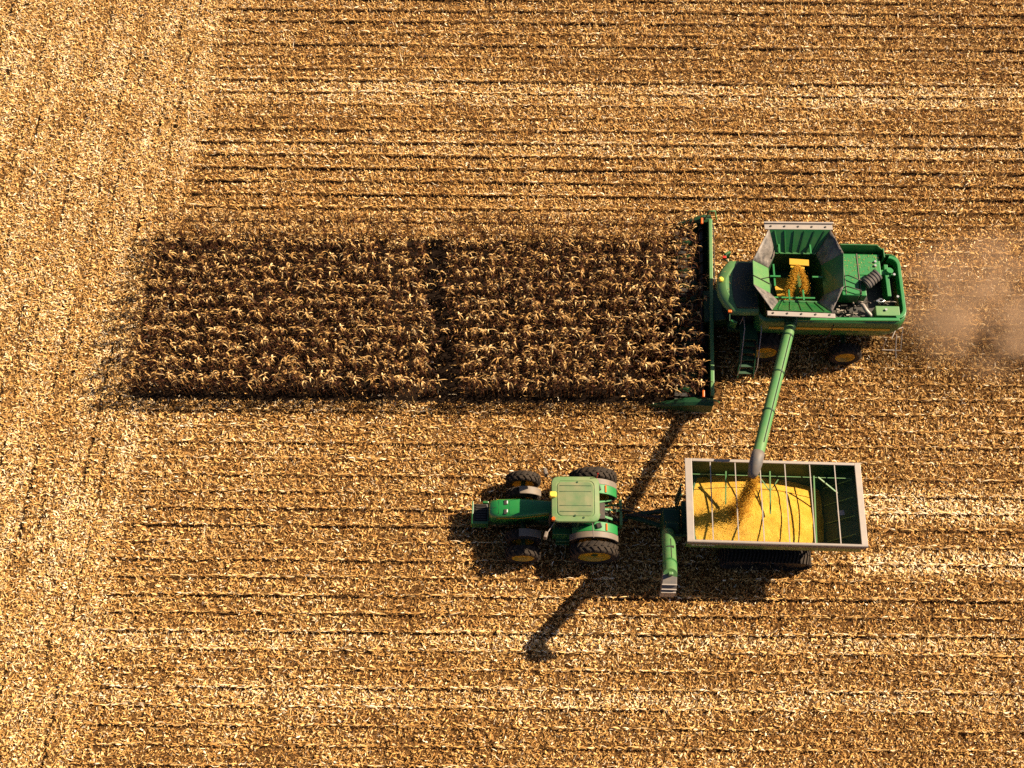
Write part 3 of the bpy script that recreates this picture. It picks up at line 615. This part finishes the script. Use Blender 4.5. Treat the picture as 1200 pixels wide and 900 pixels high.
for yc, sg, dl in ((20.80, -1, 2.78), (30.20, 1, 1.7)):
    rings = []
    for u, ww, zz, hh in ((0, .46, 1.10, .8), (.2, .46, 1.10, .8), (.45, .42, .92, .65), (.7, .32, .62, .4), (.88, .18, .38, .2), (1, .03, .2, .06)):
        xx = 9.12 - dl * u; h2 = ww / 2; y_ = yc + sg * .03 * (1 - u); zb_ = max(.1, zz - hh)
        rings.append([(xx, y_ - h2, zb_), (xx, y_ - h2 * .9, zz - .1), (xx, y_ - h2 * .3, zz), (xx, y_ + h2 * .3, zz), (xx, y_ + h2 * .9, zz - .1), (xx, y_ + h2, zb_)])
    MB().loft(rings).build('end_divider', M['dgreen'], hd, bevel=.03)
    MB().tube([(8.85, yc - sg * .05, 1.1), (8.95, yc + sg * .12, 1.5), (9.25, yc + sg * .18, 1.45), (9.4, yc + sg * .02, .95)], .035, 8).build('guard_loop', M['pale'], hd)
    MB().box(8.62, 8.72, yc - .16 + (-sg) * .25, yc + .16 + (-sg) * .25, 1.12, 1.24).build('marker_light', M['orange'], hd, bevel=.02)
mb = MB(); mb.tube([(9.22, 29.8, 1.12), (9.24, 27.5, 1.10), (9.26, 26.3, 1.0), (9.5, 25.9, 1.05)], .022, 7); mb.build('hydraulic_hose', M['black'], hd)

# ------------------------------------------------------------------ tractor (faces -X)
tr = empty('tractor', (2.0, 15.52, 0)); TY = 15.52
tag(tr, 'green tractor with dual wheels and yellow rims pulling the grain cart', 'tractor')
hr = []
for xx, hw, zt in ((-.92, .26, 1.62), (-.86, .36, 1.78), (-.5, .40, 1.87), (.3, .40, 1.95), (.62, .385, 1.98), (1.2, .32, 2.04), (1.72, .27, 2.08)):
    hr.append([(xx, TY + .05 + a_ * hw, z_) for a_, z_ in ((-1.0, 1.05), (-1.02, zt - .22), (-.92, zt - .06), (-.6, zt), (0, zt + .012), (.6, zt), (.92, zt - .06), (1.02, zt - .22), (1.0, 1.05))])
hood = MB().loft(hr, True, True).build('hood', M['bright'], tr)
mb = MB()
for dy in (-.20, .20): mb.box(-.28, -.16, TY + .05 + dy - .10, TY + .05 + dy + .10, 1.90, 1.93)
mb.build('vent', M['black'], hood)
mb = MB()
for dy in (-.16, .22): mb.box(-.17, -.13, TY + .05 + dy - .07, TY + .05 + dy + .05, 1.915, 1.938)
mb.build('vent_trim', M['white'], hood)
mb = MB(); mb.bar((-.8, TY + .05, 1.83), (.5, TY + .05, 1.975), .015, .012)
for xx, zt in ((-.5, 1.875), (-.05, 1.92)): mb.bar((xx, TY - .22, zt), (xx, TY + .32, zt), .012, .012)
mb.build('crease', M['dgreen'], hood)
mb = MB()
for sg in (-1, 1):
    pts_ = [(-.6, .425, 1.62), (.3, .425, 1.70), (.62, .41, 1.73), (1.2, .345, 1.79), (1.70, .295, 1.83)]
    mb.loft([[(x_, TY + .05 + sg * h_, z_ - .035), (x_, TY + .05 + sg * (h_ - .005), z_ + .035), (x_, TY + .05 + sg * (h_ - .03), z_ + .03), (x_, TY + .05 + sg * (h_ - .03), z_ - .03)] for x_, h_, z_ in pts_])
mb.build('hood_stripe', M['yellow'], hood)
mb = MB(); mb.box(-.96, -.92, TY - .20, TY + .30, 1.15, 1.55); mb.build('grille', M['black'], hood)
mb = MB(); mb.box(-1.0, 4.1, TY - .30, TY + .30, .55, 1.08); mb.build('chassis', M['dgreen'], tr, bevel=.04)
mb = MB(); mb.box(-1.58, -.98, TY - .28, TY + .50, .55, .95)
for q in range(7): mb.box(-1.50, -1.02, TY - .26 + q * .11, TY - .18 + q * .11, .95, 1.0)
fw = mb.build('front_weight', M['black'], tr, bevel=.02)
mb = MB(); mb.box(-1.62, -.95, TY - .42, TY - .30, .5, 1.06); mb.box(-1.66, -1.59, TY - .42, TY + .60, .5, 1.06); mb.box(-1.2, -.95, TY + .50, TY + .60, .6, 1.05); mb.build('weight_bracket', M['green'], tr, bevel=.02)
mb = MB(); mb.box(-1.70, -1.66, TY - .44, TY - .36, .72, .84); mb.build('headlight', M['gold'], tr)
# cab
cabp = rrect(1.78, 3.42, TY - .80, TY + .80, .15, 3)
MB().loft([[(x_, TY + (y_ - TY) * .82, 1.1) for x_, y_ in cabp], [(x_, y_, 1.9) for x_, y_ in cabp], [(2.6 + (x_ - 2.6) * .96, TY + (y_ - TY) * .97, 3.02) for x_, y_ in cabp]]).build('cab_window', M['glass'], tr)
mb = MB()
for xx, yy in ((1.80, -.72), (1.80, .72), (3.40, -.72), (3.40, .72), (2.75, -.81), (2.75, .81)): mb.bar((xx, TY + yy, 1.4), (xx, TY + yy * .98, 3.02), .08)
mb.build('cab_pillar', M['dgreen'], tr)
rp = rrect(1.64, 3.60, TY - .97, TY + .97, .28, 8); c_ = lambda k_, z_: [(2.62 + (x_ - 2.62) * k_, TY + (y_ - TY) * k_, z_) for x_, y_ in rp]
roof = MB().loft([c_(.93, 3.02), c_(1.0, 3.08), c_(1.0, 3.17), c_(.97, 3.21), c_(.80, 3.235), c_(.785, 3.215), c_(.76, 3.215), c_(.745, 3.24), c_(.4, 3.255)], True, False).build('cab_roof', M['roofm'], tr)
MB().loft([c_(.735, 3.236), c_(.73, 3.247), c_(.39, 3.262)], True, False).build('roof_panel', M['olive'], roof)
mb = MB()
for yy in (-.55, -.30, .30, .55): mb.bar((1.98, TY + yy, 3.257), (3.26, TY + yy, 3.257), .020, .02)
mb.tube([(2.7, TY + .70, 3.22), (2.7, TY + .70, 3.27)], .04, 8); mb.tube([(2.6, TY - .72, 3.22), (2.6, TY - .72, 3.27)], .04, 8); mb.tube([(2.95, TY - .80, 3.22), (2.95, TY - .80, 3.26)], .04, 8)
mb.build('roof_rib', M['dgreen'], roof)
mb = MB(); mb.loft([[(x_, y_, z_) for x_, y_ in rrect(1.55, 1.85, TY + .03, TY + .27, .08, 4)] for z_ in (3.16, 3.34)] + [[(1.70 + (x_ - 1.70) * .75, TY + .15 + (y_ - TY - .15) * .75, 3.38) for x_, y_ in rrect(1.55, 1.85, TY + .03, TY + .27, .08, 4)]]); mb.build('position_receiver', M['gold'], roof)
mb = MB(); mb.tube([(1.72, TY - .86, 3.1), (1.72, TY - .86, 3.30)], .07, 12); mb.build('warning_light', M['orange'], roof)
MB().tube([(1.9, TY + .93, 3.15), (1.88, TY + 1.05, 3.7)], .012, 6).build('antenna', M['black'], roof)
mb = MB(); mb.tube([(3.5, TY + .9, 3.1), (3.54, TY + 1.0, 3.5)], .02, 6); mb.build('lamp_stalk', M['red'], roof)
mb = MB(); mb.tube([(3.3, TY - .95, 3.1), (3.38, TY - 1.4, 2.5)], .018, 6); mb.build('lamp_stalk', M['steel'], roof)
for sg in (-1, 1):
    a_ = MB().tube([(1.78, TY + sg * .85, 2.7), (1.62, TY + sg * 1.1, 2.75), (1.45, TY + sg * 1.36, 2.7)], .018, 6).build('mirror_arm', M['steel'] if sg < 0 else M['black'], tr)
    MB().box(1.36, 1.50, TY + sg * 1.36 - .13, TY + sg * 1.36 + .13, 2.35, 2.75, rot=.3 * sg).build('mirror', M['grey'], a_, bevel=.03)
MB().tube([(1.62, TY - .55, 1.6), (1.62, TY - .55, 2.9)], .06, 10).build('exhaust_pipe', M['engine'], tr)
# wheels: duals front and rear
for sg in (-1, 1):
    for dy in (.93, 1.64): wheel(tr, .52, TY + sg * dy, .76, .76, .44, .46, 18, sg)
    for dy in (.98, 1.62): wheel(tr, 3.50, TY + sg * dy, 1.04, 1.04, .48, .66, 22, sg)
MB().tube([(.52, TY - 1.7, .76), (.52, TY + 1.7, .76)], .11, 10).build('front_axle', M['dgreen'], tr)
MB().tube([(3.50, TY - 1.75, 1.04), (3.50, TY + 1.75, 1.04)], .13, 10).build('rear_axle', M['dgreen'], tr)
def arch(xc, zc, rad, y0_, y1_, a0, a1, th=.05, n_=32):
    rings = []
    for i in range(n_ + 1):
        a_ = R(a0 + (a1 - a0) * i / n_); c1_, s1_ = math.cos(a_), math.sin(a_)
        rings.append([(xc + rad * c1_, y0_, zc + rad * s1_), (xc + rad * c1_, y1_, zc + rad * s1_), (xc + (rad - th) * c1_, y1_, zc + (rad - th) * s1_), (xc + (rad - th) * c1_, y0_, zc + (rad - th) * s1_)])
    return MB().loft(rings, True, False)
for sg in (-1, 1):
    f1 = arch(3.42, 1.04, 1.14, *sorted((TY + sg * .62, TY + sg * 1.02)), 25, 140).build('rear_fender', M['matt'], tr, bevel=.015)
    arch(3.42, 1.04, 1.13, *sorted((TY + sg * 1.02, TY + sg * 1.28)), 20, 150).build('fender_extension', M['grey'], f1, bevel=.02)
    mb = MB(); mb.box(3.52, 3.74, *sorted((TY + sg * .70, TY + sg * .92)), 2.16, 2.28, rot=.3); mb.build('work_light', M['black'], f1, bevel=.03)
    MB().box(3.93, 3.99, *sorted((TY + sg * .68, TY + sg * .98)), 2.02, 2.10).build('tail_light', M['orange'], f1)
    arch(.55, .76, .86, *sorted((TY + sg * .76, TY + sg * 1.10)), 32, 104).build('front_fender', M['grey'], tr, bevel=.03)
mb = MB(); mb.box(1.75, 3.0, TY - .98, TY - .45, .75, 1.45); mb.box(1.9, 2.5, TY - 1.15, TY - .95, .45, .52); mb.box(1.9, 2.5, TY - 1.12, TY - .95, .80, .87); mb.build('fuel_tank', M['green'], tr, bevel=.06)
mb = MB(); mb.box(1.75, 2.9, TY + .45, TY + .92, .75, 1.4); mb.build('tool_box', M['black'], tr, bevel=.06)
mb = MB()
for sg in (-1, 1): mb.bar((3.7, TY + .15 + sg * .28, 1.5), (4.25, TY + .15 + sg * .42, 1.35), .09, .12); mb.bar((3.8, TY + .15 + sg * .35, .7), (4.62, TY + .15 + sg * .48, .6), .07, .10); mb.bar((4.25, TY + .15 + sg * .42, 1.32), (4.3, TY + .15 + sg * .46, .65), .05)
mb.bar((3.7, TY + .15, 1.5), (4.6, TY + .15, 1.2), .08); mb.build('lift_arm', M['matt'], tr)
mb = MB(); mb.bar((4.66, TY - .42, .98), (4.66, TY + .72, .98), .12, .14); mb.box(4.60, 4.72, TY - .42, TY - .28, .5, .98); mb.box(4.60, 4.72, TY + .58, TY + .72, .5, .98); mb.build('quick_hitch', M['pale'], tr, bevel=.015)
mb = MB()
for q in range(16): xx = rng.uniform(3.75, 4.4); yy = TY + .12 + rng.uniform(-.35, .35); mb.tube([(xx, yy, 1.25), (xx + rng.normal(.05, .08), yy + rng.normal(0, .08), 1.5), (xx + .15, yy + rng.normal(0, .1), 1.1)], .02, 6)
mb.box(3.7, 3.95, TY - .3, TY + .4, 1.1, 1.55); mb.build('hydraulic_coupler', M['engine'], tr)
MB().bar((3.9, TY, .48), (5.0, TY, .48), .12, .06).build('drawbar', M['black'], tr)

# ------------------------------------------------------------------ grain cart
CY = 15.31; gc = empty('grain_cart', (10.6, CY, 0))
tag(gc, 'green tracked grain cart with open top full of yellow maize', 'grain cart')
X0, X1, YA_, YB_ = 7.04, 14.20, 13.56, 17.07; ZR = 3.68
def rc(x0, x1, y0, y1, z): return [(x0, y0, z), (x1, y0, z), (x1, y1, z), (x0, y1, z)]
mb = MB(); mb.loft([rc(9.2, 12.2, 14.75, 15.9, 1.25), rc(7.5, 13.35, 13.78, 16.85, 2.55), rc(X0 + .12, X1 - .12, YA_ + .06, YB_ - .06, 3.15), rc(X0 + .08, X1 - .08, YA_ + .04, YB_ - .04, ZR - .04)], False)
mb.add(rc(9.2, 12.2, 14.75, 15.9, 1.25), [(0, 1, 2, 3)])
tankc = mb.build('tank', M['dgreen'], gc, solid=.04)
mb = MB(); mb.box(X0, X0 + .29, YA_, YB_, ZR - .03, ZR + .05); mb.build('tank_rim', M['steel'], gc, bevel=.015)
mb = MB(); mb.box(X1 - .25, X1, YA_, YB_, ZR - .03, ZR + .05); mb.build('tank_rim', M['steel'], gc, bevel=.015)
mb = MB(); mb.box(X0 + .29, X1 - .25, YB_ - .12, YB_, ZR - .03, ZR + .048); mb.build('tank_rim', M['steel'], gc, bevel=.015)
mb = MB(); mb.tube([(X0, YA_ + .02, ZR), (X1, YA_ + .02, ZR)], .065, 10); mb.build('tarp_roll', M['steel'], gc)
mb = MB(); mb.box(X0 + .02, X1 - .02, YA_ - .035, YA_ + .0, 3.42, ZR - .07); mb.build('side_rail', M['grey'], gc)
mb = MB(); mb.box(X0 + .02, X1 - .15, YA_ - .02, YA_ + .035, 2.95, 3.415); mb.build('side_band', M['green'], gc)
mb = MB()
mb.box(7.28, 7.38, YA_ - .026, YA_ - .022, 3.24, 3.33)
for q in range(9): mb.box(7.44 + q * .085, 7.50 + q * .085, YA_ - .026, YA_ - .022, 3.245, 3.31)
mb.build('side_lettering', M['white'], gc)
for q in range(6):
    xx = 8.08 + q * 1.012; MB().bar((xx, YA_ + .03, ZR), (xx, YB_ - .12, ZR), .040, .035).build('crossbar', M['steel'], gc)
mb = MB()
for yy in (14.15, 14.92, 15.70, 16.45): mb.bar((13.88, yy, 3.4), (13.0, yy, 2.2), .03)
mb.bar((X0 + .3, 16.5, 3.4), (X1 - .3, 16.5, 3.4), .025); mb.build('wall_rib', M['pale'], gc)
mb = MB()
for xx, y0_, y1_ in ((8.75, 15.35, 16.65), (10.55, 15.0, 16.7), (12.33, 13.75, 16.55)): mb.bar((xx, y1_, 3.45), (xx, y0_, 3.05), .055)
mb.bar((12.5, 16.5, 3.45), (13.35, 15.95, 3.1), .05); mb.bar((10.2, 16.4, 3.3), (10.55, 15.9, 3.25), .04); mb.bar((10.9, 16.4, 3.3), (10.55, 15.9, 3.25), .04); mb.build('tank_brace', M['pale'], gc)
MB().box(13.28, 13.55, 15.02, 15.22, 3.05, 3.10, rot=.1).build('sight_window', M['steel'], gc)
# undercarriage and tracks
mb = MB(); mb.box(7.2, 13.4, CY - .75, CY + .75, .95, 1.25); mb.bar((9.6, CY - 1.3, .85), (9.6, CY + 1.3, .85), .3); mb.bar((11.6, CY - 1.3, .85), (11.6, CY + 1.3, .85), .3)
for xx in (8.2, 10.7, 13.0):
    mb.bar((xx, CY - .7, 1.2), (xx, CY - 1.55, 2.7), .1); mb.bar((xx, CY + .7, 1.2), (xx, CY + 1.55, 2.7), .1)
mb.build('chassis', M['dgreen'], gc, bevel=.02)
def track(yc):
    tk = empty('track', Vector((10.75, yc, 0)), gc); tk.location = Vector((10.75, yc, 0)) - gc.location
    path = []; xa, xb, rt = 9.45, 12.05, .56
    for i in range(13): a_ = math.pi / 2 + math.pi * i / 12; path.append((xa + rt * math.cos(a_), .60 + rt * math.sin(a_)))
    for i in range(13): a_ = -math.pi / 2 + math.pi * i / 12; path.append((xb + rt * math.cos(a_), .60 + rt * math.sin(a_)))
    inner = [(10.75 + (x_ - 10.75) * .975, .60 + (z_ - .60) * .91) for x_, z_ in path]
    mb = MB(); n_ = len(path); w = .40
    for ring_a, ring_b in zip(range(n_), list(range(1, n_)) + [0]): pass
    rings = [[(px_, yc - w, pz_), (px_, yc + w, pz_), (qx_, yc + w, qz_), (qx_, yc - w, qz_)] for (px_, pz_), (qx_, qz_) in zip(path, inner)]; rings.append(rings[0]); mb.loft(rings, False)
    pts_ = []
    for i in range(n_):
        p, q = Vector(path[i]), Vector(path[(i + 1) % n_]); L_ = (q - p).length; m_ = max(1, round(L_ / .15))
        for jx in range(m_): pts_.append((p.lerp(q, jx / m_), (q - p).normalized()))
    for p, d_ in pts_:
        nrm = Vector((d_.y, -d_.x)); p2 = p + nrm * .03
        for sgn in (-1, 1):
            sl_ = d_ * .06
            mb.bar((p2.x, yc + sgn * .02, p2.y), (p2.x + sl_.x * 2, yc + sgn * w, p2.y + sl_.y * 2), .07, .07, up=(nrm.x, 0, nrm.y))
    mb.build('rubber_belt', M['tyre'], tk)
    for xx in (xa, xb):
        q = MB().lathe([(.10, -.3), (.46, -.3), (.49, 0), (.46, .3), (.10, .3)], 28); MB().add([(a_ + xx, b_ + yc, c2 + .60) for a_, b_, c2 in q.v], q.f).build('track_wheel', M['black'], tk)
    for xx in (10.1, 10.75, 11.4):
        q = MB().lathe([(.05, -.25), (.24, -.25), (.24, .25), (.05, .25)], 20); MB().add([(a_ + xx, b_ + yc, c2 + .36) for a_, b_, c2 in q.v], q.f).build('bogie_wheel', M['black'], tk)
    return tk
track(CY - 1.42); track(CY + 1.42)
# tongue
mb = MB(); mb.bar((5.0, TY, .62), (7.3, CY - .55, .95), .16, .2); mb.bar((5.0, TY, .62), (7.3, CY + .55, .95), .16, .2); mb.box(6.35, 6.55, CY - .5, CY + .5, .85, 1.05); mb.bar((4.85, TY, .56), (5.2, TY, .6), .2, .12); mb.build('tongue', M['dgreen'], gc, bevel=.02)
mb = MB(); mb.tube([(4.9, TY + .02, .75), (5.6, TY - .05, .92), (7.0, CY, 1.2)], .06, 8); mb.build('drive_shaft', M['black'], gc)
mb = MB(); mb.tube([(4.3, TY + .2, 1.2), (4.9, TY + .3, .95), (5.6, TY + .1, 1.0), (6.4, CY + .2, 1.3)], .025, 6); mb.tube([(4.3, TY + .1, 1.2), (5.0, TY + .12, 1.0), (5.8, TY - .1, 1.05), (6.4, CY - .1, 1.3)], .025, 6); mb.build('hydraulic_hose', M['black'], gc)
# cart auger swung out over the near side
mb = MB(); mb.box(6.30, 7.0, 14.25, 15.35, 1.0, 2.3); mb.bar((6.65, 15.2, 1.0), (6.62, 14.4, 2.6), .55, .5); mb.build('auger_base', M['dgreen'], gc, bevel=.05)
mb = MB(); mb.box(6.16, 6.98, 14.02, 14.12, 2.2, 2.75); mb.bar((6.2, 14.2, 2.45), (6.9, 14.2, 2.45), .12); mb.tube([(6.62, 14.7, 1.9), (6.46, 14.2, 2.5)], .29, 18); mb.build('auger_hinge', M['dgreen'], gc, bevel=.02)
b0, b1 = Vector((6.46, 14.25, 2.45)), Vector((6.15, 11.80, 5.10))
ca_ = MB().tube([b0, b1], [.27, .27], 24).build('unloading_auger', M['pale'], gc)
MB().tube([b0.lerp(b1, .76), b0.lerp(b1, .79)], .29, 24).build('clamp_band', M['green'], ca_)
mb = MB(); u_ = Vector((.04, .10, .26)); mb.bar(b0.lerp(b1, .25) + u_, b0.lerp(b1, .72) + u_, .04, .03); mb.bar(b0.lerp(b1, .45) + u_ + Vector((-.14, 0, 0)), b0.lerp(b1, .45) + u_ + Vector((.12, 0, .02)), .09, .06); mb.build('hydraulic_line', M['black'], ca_)
mb = MB(); mb.loft([[(6.15 + a_ * .27, 11.92, 5.00 + b_) for a_, b_ in ((-1, -.3), (1, -.3), (1, .12), (-1, .12))], [(6.13 + a_ * .28, 11.46, 4.88 + b_) for a_, b_ in ((-1, -.5), (1, -.5), (1, .10), (-1, .10))], [(6.12 + a_ * .28, 11.24, 4.63 + b_) for a_, b_ in ((-1, -.55), (1, -.55), (1, .05), (-1, .05))]])
sp = mb.build('spout', M['rubber'], ca_, bevel=.02)
mb = MB(); mb.box(5.84, 6.41, 11.42, 11.46, 4.98, 5.02); mb.box(5.84, 6.41, 11.28, 11.32, 4.80, 4.84); mb.box(5.84, 6.40, 11.20, 11.24, 4.08, 4.70); mb.build('spout_trim', M['steel'], sp)
mb = MB(); mb.box(6.07, 6.23, 11.74, 11.86, 5.08, 5.34); mb.build('work_light', M['pale'], ca_, bevel=.02)
gc.rotation_euler = (0, 0, R(-1.2))
mb = MB(); mb.box(6.86, 6.92, 15.5, 15.55, 1.5, 3.6); mb.box(6.86, 6.92, 15.95, 16.0, 1.5, 3.6)
for q in range(6): mb.box(6.86, 6.92, 15.55, 15.95, 1.7 + q * .33, 1.74 + q * .33)
mb.build('ladder', M['dgreen'], gc)

# ------------------------------------------------------------------ grain
def grain_mat(name, c0, c1, c2):
    m = bpy.data.materials.new(name); m.use_nodes = True; t = m.node_tree; b = t.nodes['Principled BSDF']; b.inputs['Roughness'].default_value = .55
    tc = t.nodes.new('ShaderNodeTexCoord'); v = t.nodes.new('ShaderNodeTexVoronoi'); v.inputs['Scale'].default_value = 50
    nz = t.nodes.new('ShaderNodeTexNoise'); nz.inputs['Scale'].default_value = 2.2; nz.inputs['Detail'].default_value = 5
    for n in (v, nz): t.links.new(tc.outputs['Object'], n.inputs['Vector'])
    sp_ = t.nodes.new('ShaderNodeSeparateColor'); t.links.new(v.outputs['Color'], sp_.inputs[0])
    ad = t.nodes.new('ShaderNodeMath'); ad.operation = 'MULTIPLY_ADD'; ad.inputs[1].default_value = .28
    sb = t.nodes.new('ShaderNodeMath'); sb.operation = 'MULTIPLY'; sb.inputs[1].default_value = .75; t.links.new(nz.outputs[0], sb.inputs[0])
    t.links.new(sp_.outputs[0], ad.inputs[0]); t.links.new(sb.outputs[0], ad.inputs[2])
    r = t.nodes.new('ShaderNodeValToRGB'); r.color_ramp.elements[0].position = .2; r.color_ramp.elements[0].color = (*c0, 1); r.color_ramp.elements[1].position = .8; r.color_ramp.elements[1].color = (*c2, 1); e = r.color_ramp.elements.new(.5); e.color = (*c1, 1)
    t.links.new(ad.outputs[0], r.inputs[0]); t.links.new(r.outputs[0], b.inputs['Base Color'])
    bp = t.nodes.new('ShaderNodeBump'); bp.inputs['Strength'].default_value = .9; bp.inputs['Distance'].default_value = .03; t.links.new(v.outputs['Distance'], bp.inputs['Height']); t.links.new(bp.outputs[0], b.inputs['Normal'])
    return m
m_grain = grain_mat('yellow_maize_grain', (.50, .235, .010), (.71, .39, .026), (.82, .53, .08))
m_fall = residue_mat('falling_maize_kernels', [(0.0, (.50, .22, .01)), (0.5, (.80, .42, .03)), (1.0, (.88, .58, .10))], .35)
def heap(name, x0, x1, y0, y1, fn, n=90, wall=None):
    xs = np.linspace(x0, x1, n); ys = np.linspace(y0, y1, n); X_, Y_ = np.meshgrid(xs, ys); Z_ = fn(X_, Y_); i_ = (np.arange(n - 1)[:, None] * n + np.arange(n - 1)[None, :]).ravel()
    if wall is not None: i_ = i_[(Z_ - wall(X_, Y_)).ravel()[i_] > -0.03]
    return link(name, np_mesh(name, np.stack([X_, Y_, Z_], -1).reshape(-1, 3), np.stack([i_, i_ + 1, i_ + n + 1, i_ + n], 1), m_grain, True))
def cart_h(X_, Y_):
    r1_ = np.sqrt((X_ - 9.5) ** 2 * .55 + (Y_ - 15.15) ** 2 + .02)
    z = 3.04 - .31 * r1_ + .10 * np.exp(-((X_ - 9.2) ** 2 + (Y_ - 15.05) ** 2) / .15)
    return np.maximum(z - .07 * np.maximum(0, X_ - 11.2) ** 1.4, 1.95) + .05 * (vn(X_, Y_, .5) - .5) + .02 * (vn(X_, Y_, .12) - .5)
def cart_wall(X_, Y_):                                    # height of the sloping tank sides
    f_ = lambda a, lo, hi: np.clip((lo - a) / (lo - hi), 0, None)
    u_ = np.maximum.reduce([f_(X_, 9.2, 7.5), f_(-X_, -12.2, -13.35), f_(Y_, 14.75, 13.78), f_(-Y_, -15.9, -16.85)])
    return np.where(u_ < 1, 1.25 + 1.3 * u_, 2.55 + (u_ - 1) * 2.5)
o = heap('grain_heap', 7.36, 13.25, 13.72, 16.90, cart_h, 140, cart_wall); tag(o, 'heap of yellow maize grain filling the cart', 'grain', kind='stuff')
def tank_h(X_, Y_): return 2.06 + .55 * np.exp(-((X_ - 12.1) ** 2 + (Y_ - 25.2) ** 2) / .4) + .05 * (vn(X_, Y_, .3) - .5)
o = heap('tank_grain', 11.8, 13.4, 24.75, 26.5, tank_h, 60); tag(o, 'small pile of maize grain at the bottom of the harvester tank', 'grain', kind='stuff')
def kernels(name, P, size):
    n = len(P); s_ = size[:, None, None]; base = np.array([[1, 0, 0], [0, 1, 0], [-1, 0, 0], [0, -1, 0], [0, 0, 1], [0, 0, -1]], float) * [1, .8, .6]
    a = rng.uniform(0, 6.28, n); c, s2 = np.cos(a), np.sin(a); q = np.repeat(base[None], n, 0) * s_; b_ = rng.uniform(-.8, .8, n)
    x_, y_, z_ = q[..., 0], q[..., 1], q[..., 2]; z2 = z_ * np.cos(b_)[:, None] + x_ * np.sin(b_)[:, None]; x2 = x_ * np.cos(b_)[:, None] - z_ * np.sin(b_)[:, None]
    V_ = np.stack([x2 * c[:, None] - y_ * s2[:, None], x2 * s2[:, None] + y_ * c[:, None], z2], -1) + P[:, None, :]
    f_ = np.array([[0, 1, 4], [1, 2, 4], [2, 3, 4], [3, 0, 4], [1, 0, 5], [2, 1, 5], [3, 2, 5], [0, 3, 5]]); F_ = (np.arange(n)[:, None, None] * 6 + f_[None]).reshape(-1, 3)
    return link(name, np_mesh(name, V_.reshape(-1, 3), F_, m_fall, False, {'tone': np.repeat(rng.random(n), 6)}))
n = 9000; u = rng.random(n); p0 = np.array([9.57, 15.82, 5.06]); p1 = np.array([9.28, 15.12, 2.95]); P = p0 + (p1 - p0) * np.stack([u, u, u ** 1.5], 1)
sp_ = (.10 + .10 * u ** 2)[:, None]; P = P + rng.normal(0, 1, (n, 3)) * sp_ * [1, 1, .8]
k2 = 1100; pa = rng.uniform(0, 6.28, k2); pr = np.abs(rng.normal(0, .35, k2)); Q = np.stack([9.2 + pr * np.cos(pa), 15.05 + pr * np.sin(pa), 3.0 + rng.exponential(.12, k2) * np.exp(-pr * 2)], 1)
P = np.concatenate([P, Q]); P[:, 2] = np.maximum(P[:, 2], cart_h(P[:, 0], P[:, 1]) + .01)
o = kernels('grain_stream', P, rng.uniform(.011, .022, len(P))); tag(o, 'yellow grain pouring from the auger spout into the cart', 'falling grain', kind='stuff')
n = 7500; br = rng.random(n) < .6; u = rng.random(n); P = np.zeros((n, 3)); a_ = np.array([12.50, 26.15, 3.72])
e1, e2 = np.array([12.02, 24.80, 2.5]), np.array([12.98, 24.95, 2.5])
E_ = np.where(br[:, None], e1, e2); P = a_ + (E_ - a_) * np.stack([u ** .8, u, u ** 2], 1) + rng.normal(0, 1, (n, 3)) * (.05 + .05 * u)[:, None] * [1.2, 1, .7]
o = kernels('grain_spray', P, rng.uniform(.012, .024, n)); tag(o, 'golden grain spraying from the filling auger inside the harvester tank', 'falling grain', kind='stuff')

# ------------------------------------------------------------------ dust behind the combine
mb = MB()
q = bmesh.new(); bmesh.ops.create_icosphere(q, subdivisions=3, radius=1); dv = [(22.9 + 7.0 * v.co.x, 25.4 + 4.2 * v.co.y, 1.75 + 1.9 * v.co.z) for v in q.verts]; df = [[v.index for v in f.verts] for f in q.faces]; q.free()
md = bpy.data.materials.new('dust'); md.use_nodes = True; t = md.node_tree; t.nodes.remove(t.nodes['Principled BSDF'])
pv = t.nodes.new('ShaderNodeVolumePrincipled'); pv.inputs['Color'].default_value = (.98, .63, .38, 1); pv.inputs['Anisotropy'].default_value = -.2
tc = t.nodes.new('ShaderNodeTexCoord'); nz = t.nodes.new('ShaderNodeTexNoise'); nz.inputs['Scale'].default_value = .55; nz.inputs['Detail'].default_value = 4; t.links.new(tc.outputs['Object'], nz.inputs['Vector'])
mp = t.nodes.new('ShaderNodeMapping'); mp.inputs['Location'].default_value = (-22.9 / 7.0, -25.4 / 4.2, -1.75 / 1.9); mp.inputs['Scale'].default_value = (1 / 7.0, 1 / 4.2, 1 / 1.9); t.links.new(tc.outputs['Object'], mp.inputs[0])
ln = t.nodes.new('ShaderNodeVectorMath'); ln.operation = 'LENGTH'; t.links.new(mp.outputs[0], ln.inputs[0])
fo = t.nodes.new('ShaderNodeMapRange'); fo.inputs[1].default_value = 1.0; fo.inputs[2].default_value = .0; fo.inputs[3].default_value = 0; fo.inputs[4].default_value = 1; t.links.new(ln.outputs['Value'], fo.inputs[0])
nr = t.nodes.new('ShaderNodeMapRange'); nr.inputs[1].default_value = .40; nr.inputs[2].default_value = .66; nr.inputs[3].default_value = .03; nr.inputs[4].default_value = 1; t.links.new(nz.outputs[0], nr.inputs[0])
ml = t.nodes.new('ShaderNodeMath'); ml.operation = 'MULTIPLY'; t.links.new(fo.outputs[0], ml.inputs[0]); t.links.new(nr.outputs[0], ml.inputs[1])
m2_ = t.nodes.new('ShaderNodeMath'); m2_.operation = 'MULTIPLY'; m2_.inputs[1].default_value = 1.15; t.links.new(ml.outputs[0], m2_.inputs[0]); t.links.new(m2_.outputs[0], pv.inputs['Density']); t.links.new(pv.outputs[0], t.nodes['Material Output'].inputs['Volume'])
o = MB().add(dv, df, True).build('dust', md); tag(o, 'brown dust drifting behind the combine harvester', 'dust', kind='stuff')
